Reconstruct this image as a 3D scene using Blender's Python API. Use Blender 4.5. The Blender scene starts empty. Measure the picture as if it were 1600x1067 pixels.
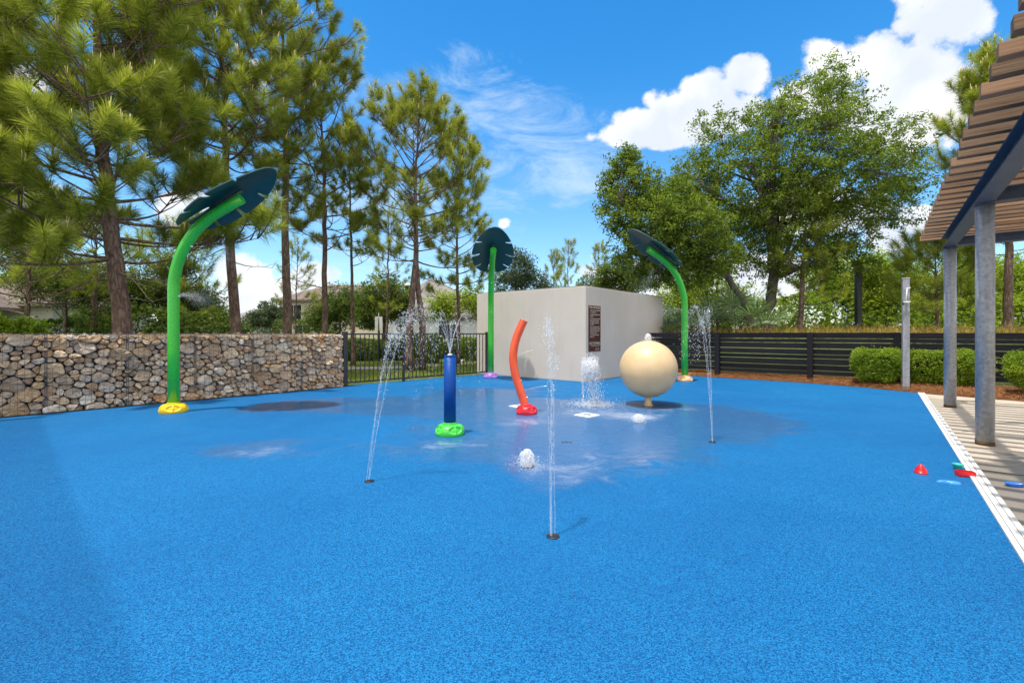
import bpy, bmesh, math, random
import numpy as np
from mathutils import Vector, Matrix
R = math.radians
PI = math.pi
random.seed(7)
rng = np.random.default_rng(7)
scn = bpy.context.scene
C = scn.collection

# ------------------------------------------------------------------ camera, sky, sun, exposure
FPX, CX, CY, EYE = 724.0, 800.0, 520.0, 1.3
cam = bpy.data.cameras.new('camera'); cam_o = bpy.data.objects.new('camera', cam); C.objects.link(cam_o)
cam_o.location = (0, 0, EYE); cam_o.rotation_euler = (R(90), 0, 0)
cam.sensor_width = 36; cam.lens = 36*FPX/1600; cam.shift_y = -13.5/1600
cam.clip_start = 0.05; cam.clip_end = 2000
scn.camera = cam_o
scn.view_settings.view_transform = 'Standard'; scn.view_settings.look = 'None'
scn.view_settings.exposure = 0.95; scn.view_settings.gamma = 1.0
scn.cycles.max_bounces = 8; scn.cycles.transparent_max_bounces = 24; scn.cycles.diffuse_bounces = 4

SUN_AZ = R(46)      # shadows run this far to the right of straight ahead
SUN_EL = R(74.5)
SUN_FROM = Vector((-math.sin(SUN_AZ)*math.cos(SUN_EL), -math.cos(SUN_AZ)*math.cos(SUN_EL), math.sin(SUN_EL)))
sl = bpy.data.lights.new('sun', 'SUN'); sl.energy = 2.5; sl.angle = R(1.1); sl.color = (1, 0.955, 0.88)
so = bpy.data.objects.new('sun', sl); C.objects.link(so)
so.rotation_euler = (-SUN_FROM).to_track_quat('-Z', 'Y').to_euler()

def ell(cx, cy, rx, ry): return ((cx-CX)/FPX, (CY-cy)/FPX, rx/FPX, ry/FPX)
CUMULUS = [ell(*e) for e in (
    (968,212,52,20),(1010,198,60,34),(1060,180,60,46),(1110,158,62,48),(1172,122,44,38),(1150,175,95,42),(1060,215,80,22),
    (1250,160,70,40),(1300,102,62,48),(1375,88,80,50),(1468,-20,88,85),(1440,40,55,60),(1430,110,100,70),(1400,175,130,70),(1490,150,50,60),(1500,20,60,60),
    (1385,372,48,34),(1430,345,60,26),(1290,330,120,46),(1160,440,260,50),
    (372,432,66,34),(440,462,70,42),(485,440,48,34),(340,480,120,40),(30,330,90,60),(30,160,60,60),
    (788,349,14,10),(270,180,60,34),(395,115,40,26),(300,330,60,34),(520,500,300,14))]
WISPS = [ell(*e) for e in ((640,140,140,50),(720,170,150,80),(760,225,170,80),(870,255,130,70),(640,330,200,110))]

def build_world():
    w = bpy.data.worlds.new('World'); scn.world = w; w.use_nodes = True
    nt = w.node_tree; nt.nodes.clear(); N = nt.nodes; L = nt.links
    def mth(op, a, b=None, c=None, clamp=False):
        n = N.new('ShaderNodeMath'); n.operation = op; n.use_clamp = clamp
        for i, v in enumerate((a, b, c)):
            if v is None: continue
            if isinstance(v, (int, float)): n.inputs[i].default_value = v
            else: L.new(v, n.inputs[i])
        return n.outputs[0]
    out = N.new('ShaderNodeOutputWorld'); bg = N.new('ShaderNodeBackground'); bg.inputs[1].default_value = 0.128
    sky = N.new('ShaderNodeTexSky'); sky.sky_type = 'NISHITA'; sky.sun_disc = False
    sky.sun_elevation = SUN_EL; sky.sun_rotation = math.atan2(SUN_FROM.x, SUN_FROM.y)
    sky.air_density = 1.0; sky.dust_density = 0.4; sky.ozone_density = 2.0; sky.altitude = 0
    hs = N.new('ShaderNodeHueSaturation'); hs.inputs['Hue'].default_value = 0.497; hs.inputs['Saturation'].default_value = 1.42; hs.inputs['Value'].default_value = 1.0
    L.new(sky.outputs[0], hs.inputs['Color'])
    geo = N.new('ShaderNodeTexCoord'); sep = N.new('ShaderNodeSeparateXYZ'); L.new(geo.outputs['Generated'], sep.inputs[0])
    x, y, z = sep.outputs
    ys = mth('MAXIMUM', mth('ABSOLUTE', y), 0.05)
    a = mth('DIVIDE', x, ys); b = mth('DIVIDE', z, ys)
    n1 = N.new('ShaderNodeTexNoise'); n1.inputs['Scale'].default_value = 5.5; n1.inputs['Detail'].default_value = 9; n1.inputs['Roughness'].default_value = 0.62
    L.new(geo.outputs['Generated'], n1.inputs['Vector'])
    n2 = N.new('ShaderNodeTexNoise'); n2.inputs['Scale'].default_value = 22; n2.inputs['Detail'].default_value = 7; n2.inputs['Roughness'].default_value = 0.6
    L.new(geo.outputs['Generated'], n2.inputs['Vector'])
    vo = N.new('ShaderNodeTexVoronoi'); vo.inputs['Scale'].default_value = 26; vo.feature = 'SMOOTH_F1'
    L.new(geo.outputs['Generated'], vo.inputs['Vector'])
    noise = mth('ADD', mth('MULTIPLY', mth('SUBTRACT', n1.outputs[0], 0.5), 2.2), mth('MULTIPLY', mth('SUBTRACT', n2.outputs[0], 0.5), 1.3))
    noise = mth('ADD', noise, mth('MULTIPLY', mth('SUBTRACT', 0.42, vo.outputs['Distance']), 0.55))
    def field(lst):
        acc = None
        for (a0, b0, ra, rb) in lst:
            da = mth('MULTIPLY', mth('SUBTRACT', a, a0), 1/ra); db = mth('MULTIPLY', mth('SUBTRACT', b, b0), 1/rb)
            d = mth('SUBTRACT', 1.0, mth('ADD', mth('MULTIPLY', da, da), mth('MULTIPLY', db, db)))
            acc = d if acc is None else mth('MAXIMUM', acc, d)
        return mth('MAXIMUM', acc, -1.5)
    fc = field(CUMULUS)
    dens = mth('ADD', fc, noise)
    m = N.new('ShaderNodeMapRange'); m.interpolation_type = 'SMOOTHSTEP'; m.inputs[1].default_value = -0.02; m.inputs[2].default_value = 0.55
    L.new(dens, m.inputs[0])
    wn = N.new('ShaderNodeTexNoise'); wn.inputs['Scale'].default_value = 6; wn.inputs['Detail'].default_value = 8; wn.inputs['Roughness'].default_value = 0.68; wn.inputs['Distortion'].default_value = 0.6
    mp = N.new('ShaderNodeMapping'); mp.inputs['Scale'].default_value = (1, 1, 2.8); mp.inputs['Rotation'].default_value = (0, R(16), 0)
    L.new(geo.outputs['Generated'], mp.inputs[0]); L.new(mp.outputs[0], wn.inputs['Vector'])
    fw = mth('ADD', mth('MULTIPLY', field(WISPS), 0.55), mth('MULTIPLY', mth('SUBTRACT', wn.outputs[0], 0.5), 4.2))
    m2 = N.new('ShaderNodeMapRange'); m2.interpolation_type = 'SMOOTHSTEP'; m2.inputs[1].default_value = -0.15; m2.inputs[2].default_value = 1.6; m2.inputs[4].default_value = 0.7
    L.new(fw, m2.inputs[0])
    # light and grey parts inside the clouds
    sh = N.new('ShaderNodeMapRange'); sh.inputs[1].default_value = 0.38; sh.inputs[2].default_value = 0.60
    n3 = N.new('ShaderNodeTexNoise'); n3.inputs['Scale'].default_value = 7; n3.inputs['Detail'].default_value = 5
    L.new(geo.outputs['Generated'], n3.inputs['Vector']); L.new(n3.outputs[0], sh.inputs[0])
    cc = N.new('ShaderNodeMixRGB'); cc.inputs[1].default_value = (3.4, 3.7, 4.2, 1); cc.inputs[2].default_value = (4.5, 4.55, 4.6, 1)
    L.new(sh.outputs[0], cc.inputs[0])
    # pale band of haze low over the horizon
    hz = N.new('ShaderNodeMapRange'); hz.interpolation_type = 'SMOOTHSTEP'; hz.inputs[1].default_value = -0.02; hz.inputs[2].default_value = 0.6; hz.inputs[3].default_value = 0.27; hz.inputs[4].default_value = 0.0
    L.new(b, hz.inputs[0])
    mx0 = N.new('ShaderNodeMixRGB'); mx0.inputs[2].default_value = (2.1, 2.9, 3.9, 1); L.new(hz.outputs[0], mx0.inputs[0]); L.new(hs.outputs[0], mx0.inputs[1])
    mx1 = N.new('ShaderNodeMixRGB'); mx1.inputs[2].default_value = (3.2, 3.9, 4.5, 1); L.new(m2.outputs[0], mx1.inputs[0]); L.new(mx0.outputs[0], mx1.inputs[1])
    mx2 = N.new('ShaderNodeMixRGB'); L.new(m.outputs[0], mx2.inputs[0]); L.new(mx1.outputs[0], mx2.inputs[1]); L.new(cc.outputs[0], mx2.inputs[2])
    # unseen broken bright cloud, added overhead and behind to whiten the fill light
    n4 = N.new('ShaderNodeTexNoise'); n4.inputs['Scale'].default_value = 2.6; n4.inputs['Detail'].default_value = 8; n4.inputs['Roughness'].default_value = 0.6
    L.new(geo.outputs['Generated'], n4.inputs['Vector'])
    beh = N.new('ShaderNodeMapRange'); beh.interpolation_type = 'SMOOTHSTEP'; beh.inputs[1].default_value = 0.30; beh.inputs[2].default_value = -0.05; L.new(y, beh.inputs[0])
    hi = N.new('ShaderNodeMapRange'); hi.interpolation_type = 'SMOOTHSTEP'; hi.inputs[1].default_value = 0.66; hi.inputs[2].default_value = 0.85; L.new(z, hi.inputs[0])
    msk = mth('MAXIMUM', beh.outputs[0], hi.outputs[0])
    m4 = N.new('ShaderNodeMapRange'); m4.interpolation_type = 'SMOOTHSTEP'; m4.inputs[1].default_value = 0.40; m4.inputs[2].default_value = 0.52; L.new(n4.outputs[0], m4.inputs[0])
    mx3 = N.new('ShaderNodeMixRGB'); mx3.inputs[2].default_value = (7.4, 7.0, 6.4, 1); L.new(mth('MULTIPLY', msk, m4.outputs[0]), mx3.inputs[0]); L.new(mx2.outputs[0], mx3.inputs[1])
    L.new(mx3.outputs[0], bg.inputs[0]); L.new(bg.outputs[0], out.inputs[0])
build_world()

# ------------------------------------------------------------------ helpers
def P(px, py, Y): return Vector(((px-CX)/FPX*Y, Y, EYE-(py-CY)/FPX*Y))
def G(px, py):
    Y = EYE*FPX/(py-CY); return Vector(((px-CX)/FPX*Y, Y, 0))

def tag(o, label=None, cat=None, group=None, kind=None):
    if label: o['label'] = label
    if cat: o['category'] = cat
    if group: o['group'] = group
    if kind: o['kind'] = kind
    return o
def empty(name, loc=(0, 0, 0), rz=0.0, label=None, cat=None, group=None, kind=None):
    o = bpy.data.objects.new(name, None); C.objects.link(o); o.location = loc; o.rotation_euler = (0, 0, rz)
    o.empty_display_size = 0.2
    return tag(o, label, cat, group, kind)
def link(name, me, mat, parent=None, smooth=None):
    if mat is not None:
        for m in (mat if isinstance(mat, (list, tuple)) else [mat]): me.materials.append(m)
    if smooth is not None:
        me.polygons.foreach_set('use_smooth', [smooth]*len(me.polygons))
    o = bpy.data.objects.new(name, me); C.objects.link(o)
    if parent is not None: o.parent = parent
    return o
def copy_tree(o, parent=None):
    c = o.copy(); C.objects.link(c)
    if parent is not None: c.parent = parent
    for ch in [k for k in bpy.data.objects if k.parent == o]: copy_tree(ch, c)
    return c

class MB:
    """collects polygons for one mesh"""
    def __init__(s): s.v = []; s.f = []; s.m = []; s.sm = []
    def add(s, vs, fs, mi=0, smooth=False):
        b = len(s.v); s.v += [tuple(p) for p in vs]
        for f in fs: s.f.append(tuple(i+b for i in f)); s.m.append(mi); s.sm.append(smooth)
    def box(s, c, size, rz=0.0, mi=0, bev=0.0, M=None):
        bm = bmesh.new(); bmesh.ops.create_cube(bm, size=1.0)
        bmesh.ops.scale(bm, vec=size, verts=bm.verts)
        if bev > 0: bmesh.ops.bevel(bm, geom=bm.edges[:], offset=bev, segments=2, affect='EDGES', profile=0.6)
        X = M if M is not None else Matrix.Translation(Vector(c)) @ Matrix.Rotation(rz, 4, 'Z')
        bm.verts.ensure_lookup_table()
        s.add([X @ v.co for v in bm.verts], [[v.index for v in f.verts] for f in bm.faces], mi)
        bm.free()
    def tube(s, pts, rad, n=12, cap=True, mi=0):
        pts = [Vector(p) for p in pts]; k = len(pts)
        rad = rad if isinstance(rad, (list, tuple)) else [rad]*k
        t0 = (pts[1]-pts[0]).normalized()
        u = t0.orthogonal().normalized(); vs = []
        for i, p in enumerate(pts):
            t = (pts[min(i+1, k-1)]-pts[max(i-1, 0)])
            t = t.normalized() if t.length > 1e-9 else t0
            u = (u - t*u.dot(t)); u = u.normalized() if u.length > 1e-6 else t.orthogonal().normalized()
            w = t.cross(u)
            for j in range(n):
                a = 2*PI*j/n; vs.append(p + (u*math.cos(a)+w*math.sin(a))*rad[i])
        fs = [(i*n+j, i*n+(j+1) % n, (i+1)*n+(j+1) % n, (i+1)*n+j) for i in range(k-1) for j in range(n)]
        b = len(s.v); s.add(vs, fs, mi, True)
        if cap:
            s.f.append(tuple(b+j for j in reversed(range(n)))); s.m.append(mi); s.sm.append(False)
            s.f.append(tuple(b+(k-1)*n+j for j in range(n))); s.m.append(mi); s.sm.append(False)
    def lathe(s, prof, n=48, c=(0, 0, 0), mi=0, fn=None, cap=True):
        vs = []
        for (r, z) in prof:
            for j in range(n):
                a = 2*PI*j/n; p = Vector((r*math.cos(a), r*math.sin(a), z))
                if fn: p = fn(p, a)
                vs.append(p+Vector(c))
        k = len(prof)
        fs = [(i*n+j, i*n+(j+1) % n, (i+1)*n+(j+1) % n, (i+1)*n+j) for i in range(k-1) for j in range(n)]
        if cap: fs.append(tuple(reversed(range(n)))); fs.append(tuple((k-1)*n+j for j in range(n)))
        s.add(vs, fs, mi, True)
    def sheet(s, poly, z=None, mi=0):
        s.add([(p[0], p[1], z if z is not None else p[2]) for p in poly], [tuple(range(len(poly)))], mi)
    def build(s, name, mat, parent=None, loc=(0, 0, 0)):
        me = bpy.data.meshes.new(name); me.from_pydata(s.v, [], s.f)
        for m in (mat if isinstance(mat, (list, tuple)) else [mat]): me.materials.append(m)
        me.polygons.foreach_set('material_index', s.m); me.polygons.foreach_set('use_smooth', s.sm)
        me.update()
        o = bpy.data.objects.new(name, me); C.objects.link(o); o.location = loc
        if parent is not None: o.parent = parent
        return o

def np_mesh(name, verts, faces_n, nper, mat, parent=None, tint=None, smooth=False):
    """verts (N,3); faces are consecutive runs of nper vertices, or an int array (F,k)"""
    me = bpy.data.meshes.new(name)
    verts = np.asarray(verts, dtype=np.float32)
    idx = np.asarray(faces_n, dtype=np.int32)
    F, k = idx.shape
    me.vertices.add(len(verts)); me.vertices.foreach_set('co', verts.ravel())
    me.loops.add(F*k); me.loops.foreach_set('vertex_index', idx.ravel())
    me.polygons.add(F); me.polygons.foreach_set('loop_start', np.arange(0, F*k, k, dtype=np.int32))
    me.polygons.foreach_set('loop_total', np.full(F, k, dtype=np.int32))
    me.update(calc_edges=True)
    if tint is not None:
        at = me.attributes.new('tint', 'FLOAT', 'POINT'); at.data.foreach_set('value', np.asarray(tint, dtype=np.float32))
    if smooth: me.polygons.foreach_set('use_smooth', np.ones(F, dtype=bool))
    me.materials.append(mat)
    o = bpy.data.objects.new(name, me); C.objects.link(o)
    if parent is not None: o.parent = parent
    return o

# ------------------------------------------------------------------ materials
class MT:
    def __init__(s, name):
        s.mat = bpy.data.materials.new(name); s.mat.use_nodes = True; s.nt = s.mat.node_tree
        s.N = s.nt.nodes; s.L = s.nt.links; s.b = s.N['Principled BSDF']; s.out = s.N['Material Output']
    def coord(s, scale=(1, 1, 1), kind='Object', rot=(0, 0, 0)):
        t = s.N.new('ShaderNodeTexCoord'); m = s.N.new('ShaderNodeMapping'); m.inputs['Scale'].default_value = scale; m.inputs['Rotation'].default_value = rot
        s.L.new(t.outputs[kind], m.inputs[0]); return m.outputs[0]
    def noise(s, v, scale, detail=4, rough=0.55, dist=0.0):
        n = s.N.new('ShaderNodeTexNoise'); n.inputs['Scale'].default_value = scale; n.inputs['Detail'].default_value = detail
        n.inputs['Roughness'].default_value = rough; n.inputs['Distortion'].default_value = dist
        if v is not None: s.L.new(v, n.inputs['Vector'])
        return n.outputs[0]
    def voro(s, v, scale, feat='F1', out='Distance'):
        n = s.N.new('ShaderNodeTexVoronoi'); n.feature = feat; n.inputs['Scale'].default_value = scale
        s.L.new(v, n.inputs['Vector']); return n.outputs[out]
    def ramp(s, fac, stops):
        r = s.N.new('ShaderNodeValToRGB'); e = r.color_ramp.elements
        while len(e) < len(stops): e.new(0.5)
        for i, (p, c) in enumerate(stops):
            e[i].position = p; e[i].color = (*c, 1) if len(c) == 3 else c
        s.L.new(fac, r.inputs[0]); return r.outputs[0]
    def rng(s, fac, a, b, c=0.0, d=1.0, smooth=True):
        m = s.N.new('ShaderNodeMapRange'); m.interpolation_type = 'SMOOTHSTEP' if smooth else 'LINEAR'
        for i, v in enumerate((a, b, c, d)): m.inputs[i+1].default_value = v
        s.L.new(fac, m.inputs[0]); return m.outputs[0]
    def mix(s, fac, a, b, mode='MIX'):
        m = s.N.new('ShaderNodeMixRGB'); m.blend_type = mode
        for i, v in enumerate((fac, a, b)):
            if isinstance(v, (int, float)): m.inputs[i].default_value = v if i == 0 else (v, v, v, 1)
            elif isinstance(v, tuple): m.inputs[i].default_value = (*v, 1) if len(v) == 3 else v
            else: s.L.new(v, m.inputs[i])
        return m.outputs[0]
    def math(s, op, a, b=None, clamp=False):
        n = s.N.new('ShaderNodeMath'); n.operation = op; n.use_clamp = clamp
        for i, v in enumerate((a, b)):
            if v is None: continue
            if isinstance(v, (int, float)): n.inputs[i].default_value = v
            else: s.L.new(v, n.inputs[i])
        return n.outputs[0]
    def bump(s, h, strength=0.3, dist=0.02, normal=None):
        b = s.N.new('ShaderNodeBump'); b.inputs['Strength'].default_value = strength; b.inputs['Distance'].default_value = dist
        s.L.new(h, b.inputs['Height'])
        if normal is not None: s.L.new(normal, b.inputs['Normal'])
        return b.outputs[0]
    def set(s, **k):
        names = dict(color='Base Color', rough='Roughness', metal='Metallic', normal='Normal', coat='Coat Weight', coat_rough='Coat Roughness',
                     alpha='Alpha', spec='Specular IOR Level', trans='Transmission Weight', ior='IOR', coat_normal='Coat Normal', sub='Subsurface Weight')
        for kk, v in k.items():
            i = s.b.inputs[names[kk]]
            if isinstance(v, (int, float)): i.default_value = v
            elif isinstance(v, tuple): i.default_value = (*v, 1) if len(v) == 3 else v
            else: s.L.new(v, i)
        return s.mat

def paint(name, col, rough=0.35, var=0.12, bump=0.06, scale=6, coat=0.0, metal=0.0):
    m = MT(name); v = m.coord()
    n = m.noise(v, scale, 5, 0.6); n2 = m.noise(v, scale*14, 3, 0.6)
    dk = tuple(c*(1-var) for c in col); lt = tuple(min(1, c*(1+var)+0.01*var) for c in col)
    c = m.ramp(n, [(0.3, dk), (0.7, lt)])
    r = m.rng(n2, 0.3, 0.7, rough*0.8, min(1, rough*1.3))
    m.set(color=c, rough=r, normal=m.bump(n2, bump, 0.004), coat=coat, coat_rough=0.15, metal=metal)
    return m.mat

def mat_pad():
    m = MT('blue_rubber'); v = m.coord()
    g1 = m.voro(v, 210, 'F1', 'Color'); sp = m.N.new('ShaderNodeSeparateColor'); m.L.new(g1, sp.inputs[0])
    g2 = m.noise(v, 95, 3, 0.75)
    g3 = m.noise(v, 50, 3, 0.7)
    f = m.math('ADD', m.math('MULTIPLY', sp.outputs[0], 0.52), m.math('ADD', m.math('MULTIPLY', g2, 0.68), m.math('MULTIPLY', g3, 0.20)))
    col = m.ramp(f, [(0.34, (0.001, 0.042, 0.155)), (0.60, (0.001, 0.086, 0.262)), (0.86, (0.012, 0.198, 0.46))])
    big = m.noise(v, 0.35, 4, 0.6)
    col = m.mix(m.rng(big, 0.35, 0.7, 0, 0.30), col, (0.001, 0.055, 0.21))
    mid = m.noise(v, 1.6, 5, 0.65)
    # scuffed, chalky wear
    col = m.mix(m.rng(mid, 0.55, 0.8, 0, 0.20), col, (0.035, 0.17, 0.36))
    h = m.voro(v, 210)
    m.set(color=col, rough=m.rng(mid, 0.3, 0.7, 0.5, 0.72), spec=0.17, normal=m.bump(m.math('ADD', h, m.math('MULTIPLY', g2, 0.5)), 0.55, 0.006))
    return m.mat

def mat_water_film():
    """thin sheet of water lying on the pad, with froth streaks and painted-in pale cloud reflection"""
    m = MT('water_film'); v = m.coord()
    tr = m.N.new('ShaderNodeBsdfTransparent'); gl = m.N.new('ShaderNodeBsdfGlossy'); gl.inputs['Roughness'].default_value = 0.05
    rip = m.noise(m.coord((1, 1.0, 1)), 9, 4, 0.6, 0.8)
    bp = m.bump(rip, 0.32, 0.02)
    m.L.new(bp, gl.inputs['Normal'])
    fr = m.N.new('ShaderNodeFresnel'); fr.inputs['IOR'].default_value = 1.33; m.L.new(bp, fr.inputs['Normal'])
    foam_sheen = m.N.new('ShaderNodeBsdfDiffuse'); foam_sheen.inputs['Color'].default_value = (0.62, 0.68, 0.82, 1)
    at = m.N.new('ShaderNodeAttribute'); at.attribute_name = 'tint'      # how wet the spot is
    edge = m.noise(v, 1.3, 6, 0.62, 0.5)
    wet = m.rng(m.math('ADD', at.outputs['Fac'], m.math('MULTIPLY', m.math('SUBTRACT', edge, 0.5), 1.5)), 0.34, 0.72)
    f1 = m.noise(m.coord((1, 1, 1)), 3.2, 8, 0.72, 1.2)
    a2 = m.N.new('ShaderNodeAttribute'); a2.attribute_name = 'foam_sheen'
    ff = m.math('ADD', m.math('MULTIPLY', f1, 0.85), m.math('MULTIPLY', a2.outputs['Fac'], 0.45))
    ffac = m.rng(ff, 0.55, 1.02, 0.02, 0.42)
    m1 = m.N.new('ShaderNodeMixShader'); m.L.new(m.math('MULTIPLY', fr.outputs[0], 0.8), m1.inputs[0]); m.L.new(tr.outputs[0], m1.inputs[1]); m.L.new(gl.outputs[0], m1.inputs[2])
    m2 = m.N.new('ShaderNodeMixShader'); m.L.new(ffac, m2.inputs[0]); m.L.new(m1.outputs[0], m2.inputs[1]); m.L.new(foam_sheen.outputs[0], m2.inputs[2])
    m3 = m.N.new('ShaderNodeMixShader'); tr2 = m.N.new('ShaderNodeBsdfTransparent')
    m.L.new(wet, m3.inputs[0]); m.L.new(tr2.outputs[0], m3.inputs[1]); m.L.new(m2.outputs[0], m3.inputs[2])
    m.L.new(m3.outputs[0], m.out.inputs[0])
    return m.mat

def mat_spray(name, opac, col=(0.93, 0.95, 0.98), gloss=0.18):
    m = MT(name)
    tr = m.N.new('ShaderNodeBsdfTransparent'); d = m.N.new('ShaderNodeBsdfDiffuse'); d.inputs[0].default_value = (*col, 1)
    tl = m.N.new('ShaderNodeBsdfTranslucent'); tl.inputs[0].default_value = (*col, 1)
    g = m.N.new('ShaderNodeBsdfGlossy'); g.inputs['Roughness'].default_value = 0.08
    a = m.N.new('ShaderNodeMixShader'); a.inputs[0].default_value = 0.45; m.L.new(d.outputs[0], a.inputs[1]); m.L.new(tl.outputs[0], a.inputs[2])
    b = m.N.new('ShaderNodeMixShader'); b.inputs[0].default_value = gloss; m.L.new(a.outputs[0], b.inputs[1]); m.L.new(g.outputs[0], b.inputs[2])
    v = m.coord(); n = m.noise(v, 26, 4, 0.65)
    c = m.N.new('ShaderNodeMixShader'); m.L.new(m.rng(n, 0.3, 0.7, opac*0.45, min(1, opac*1.4)), c.inputs[0]); m.L.new(tr.outputs[0], c.inputs[1]); m.L.new(b.outputs[0], c.inputs[2])
    m.L.new(c.outputs[0], m.out.inputs[0]); return m.mat

def mat_leaf(name, dark, light, tr=0.35, rough=0.5):
    m = MT(name); at = m.N.new('ShaderNodeAttribute'); at.attribute_name = 'tint'
    c = m.ramp(at.outputs['Fac'], [(0.0, dark), (0.55, tuple((a+b)/2 for a, b in zip(dark, light))), (1.0, light)])
    m.set(color=c, rough=rough, spec=0.14)
    t = m.N.new('ShaderNodeBsdfTranslucent'); m.L.new(m.mix(1.0, c, (1.25, 1.35, 0.7), 'MULTIPLY'), t.inputs[0])
    s = m.N.new('ShaderNodeMixShader'); s.inputs[0].default_value = tr; m.L.new(m.b.outputs[0], s.inputs[1]); m.L.new(t.outputs[0], s.inputs[2])
    m.L.new(s.outputs[0], m.out.inputs[0]); return m.mat

def mat_bark(name, a, b, sc=1.0):
    m = MT(name); v = m.coord((1, 1, 0.30))
    nn = m.N.new('ShaderNodeTexNoise'); nn.inputs['Scale'].default_value = 9*sc; nn.inputs['Detail'].default_value = 5; m.L.new(v, nn.inputs['Vector'])
    vv = m.mix(0.16, v, nn.outputs['Color'])
    vo = m.voro(vv, 15*sc, 'DISTANCE_TO_EDGE'); vc = m.voro(vv, 15*sc, 'F1', 'Color'); n = m.noise(v, 30*sc, 7, 0.75)
    sp = m.N.new('ShaderNodeSeparateColor'); m.L.new(vc, sp.inputs[0])
    f = m.math('ADD', m.math('MULTIPLY', m.rng(vo, 0, 0.30), 0.24), m.math('ADD', m.math('MULTIPLY', n, 0.74), m.math('MULTIPLY', sp.outputs[0], 0.16)))
    m.set(color=m.ramp(f, [(0.25, a), (0.55, tuple((p+q)/2 for p, q in zip(a, b))), (0.9, b)]), rough=0.95, spec=0.15, normal=m.bump(f, 1.0, 0.035)); return m.mat

def mat_wood(name, a, b, axis_scale=(1.2, 22, 22), rot=(0, 0, 0)):
    m = MT(name); v = m.coord(axis_scale, 'Object', rot)
    n = m.noise(v, 2.2, 6, 0.65, 0.5); n2 = m.noise(m.coord(), 1.2, 3)
    isl = m.N.new('ShaderNodeNewGeometry')
    c = m.ramp(n, [(0.3, a), (0.7, b)])
    oi = m.N.new('ShaderNodeObjectInfo'); rnd = m.math('FRACT', m.math('ADD', isl.outputs['Random Per Island'], m.math('MULTIPLY', oi.outputs['Random'], 7.3)))
    c = m.mix(m.rng(rnd, 0, 1, 0, 0.6, False), c, tuple(x*0.5 for x in a))
    c = m.mix(m.rng(m.math('FRACT', m.math('MULTIPLY', rnd, 5.7)), 0.5, 1, 0, 0.35, False), c, (b[0]*1.15, b[1]*0.9, b[2]*0.75))
    c = m.mix(m.rng(n2, 0.4, 0.7, 0, 0.25), c, tuple(x*0.6+0.1*max(b) for x in b))
    m.set(color=c, rough=0.85, spec=0.12, normal=m.bump(n, 0.5, 0.005)); return m.mat

def mat_stone():
    m = MT('gabion_stone'); v = m.coord()
    isl = m.N.new('ShaderNodeNewGeometry'); r = isl.outputs['Random Per Island']
    base = m.ramp(r, [(0.0, (0.28, 0.205, 0.15)), (0.14, (0.60, 0.51, 0.42)), (0.3, (0.54, 0.34, 0.17)), (0.44, (0.78, 0.60, 0.40)), (0.58, (0.43, 0.36, 0.29)), (0.70, (0.53, 0.29, 0.12)), (0.82, (0.80, 0.71, 0.58)), (0.92, (0.40, 0.26, 0.15)), (1.0, (0.62, 0.46, 0.30))])
    n = m.noise(v, 9, 7, 0.7, 0.6); n2 = m.noise(v, 38, 6, 0.75)
    c = m.mix(m.rng(n, 0.45, 0.68, 0, 0.6), base, (0.42, 0.25, 0.12))
    c = m.mix(m.rng(n2, 0.52, 0.75, 0, 0.55), c, (0.75, 0.70, 0.64))
    c = m.mix(m.rng(n2, 0.25, 0.45, 0.5, 0), c, (0.12, 0.095, 0.08))
    m.set(color=c, rough=0.85, normal=m.bump(m.math('ADD', n, m.math('MULTIPLY', n2, 0.6)), 0.8, 0.03)); return m.mat

def mat_ground(name, stops, sc=3.0, fine=40, rough=0.95, b=0.6):
    m = MT(name); v = m.coord()
    n = m.noise(v, sc, 6, 0.6); n2 = m.noise(v, fine, 4, 0.7)
    f = m.math('ADD', m.math('MULTIPLY', n, 0.5), m.math('MULTIPLY', n2, 0.5))
    m.set(color=m.ramp(f, stops), rough=rough, normal=m.bump(n2, b, 0.03)); return m.mat

def mat_concrete():
    m = MT('deck_concrete'); v = m.coord()
    n = m.noise(v, 2.0, 6, 0.6); n2 = m.noise(v, 90, 3, 0.7)
    c = m.ramp(m.math('ADD', m.math('MULTIPLY', n, 0.6), m.math('MULTIPLY', n2, 0.4)), [(0.3, (0.36, 0.30, 0.23)), (0.7, (0.50, 0.435, 0.35))])
    # damp stains with a shape of their own
    w = m.noise(m.coord((1.0, 1.6, 1)), 0.9, 5, 0.6, 0.7)
    ctr = m.N.new('ShaderNodeVectorMath'); ctr.operation = 'DISTANCE'; tc = m.N.new('ShaderNodeTexCoord'); m.L.new(tc.outputs['Object'], ctr.inputs[0]); ctr.inputs[1].default_value = (4.9, 3.6, 0)
    w = m.math('ADD', w, m.rng(ctr.outputs['Value'], 0.8, 1.9, 0.22, -0.03))
    st = m.rng(w, 0.56, 0.61, 0, 0.72)
    c = m.mix(st, c, (0.17, 0.145, 0.12))
    m.set(color=c, rough=m.rng(w, 0.56, 0.61, 0.85, 0.35), normal=m.bump(n2, 0.25, 0.004)); return m.mat

def mat_stucco(name, a, b, rough=0.9):
    m = MT(name); v = m.coord()
    n = m.noise(v, 1.1, 5, 0.6); n2 = m.noise(v, 120, 3, 0.7); st = m.noise(m.coord((4, 4, 0.35)), 1.6, 5, 0.65)
    c = m.ramp(m.math('ADD', m.math('MULTIPLY', n, 0.55), m.math('MULTIPLY', n2, 0.45)), [(0.3, a), (0.72, b)])
    c = m.mix(m.rng(st, 0.52, 0.75, 0, 0.16), c, tuple(x*0.62 for x in a))
    m.set(color=c, rough=rough, normal=m.bump(n2, 0.35, 0.004)); return m.mat

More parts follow.
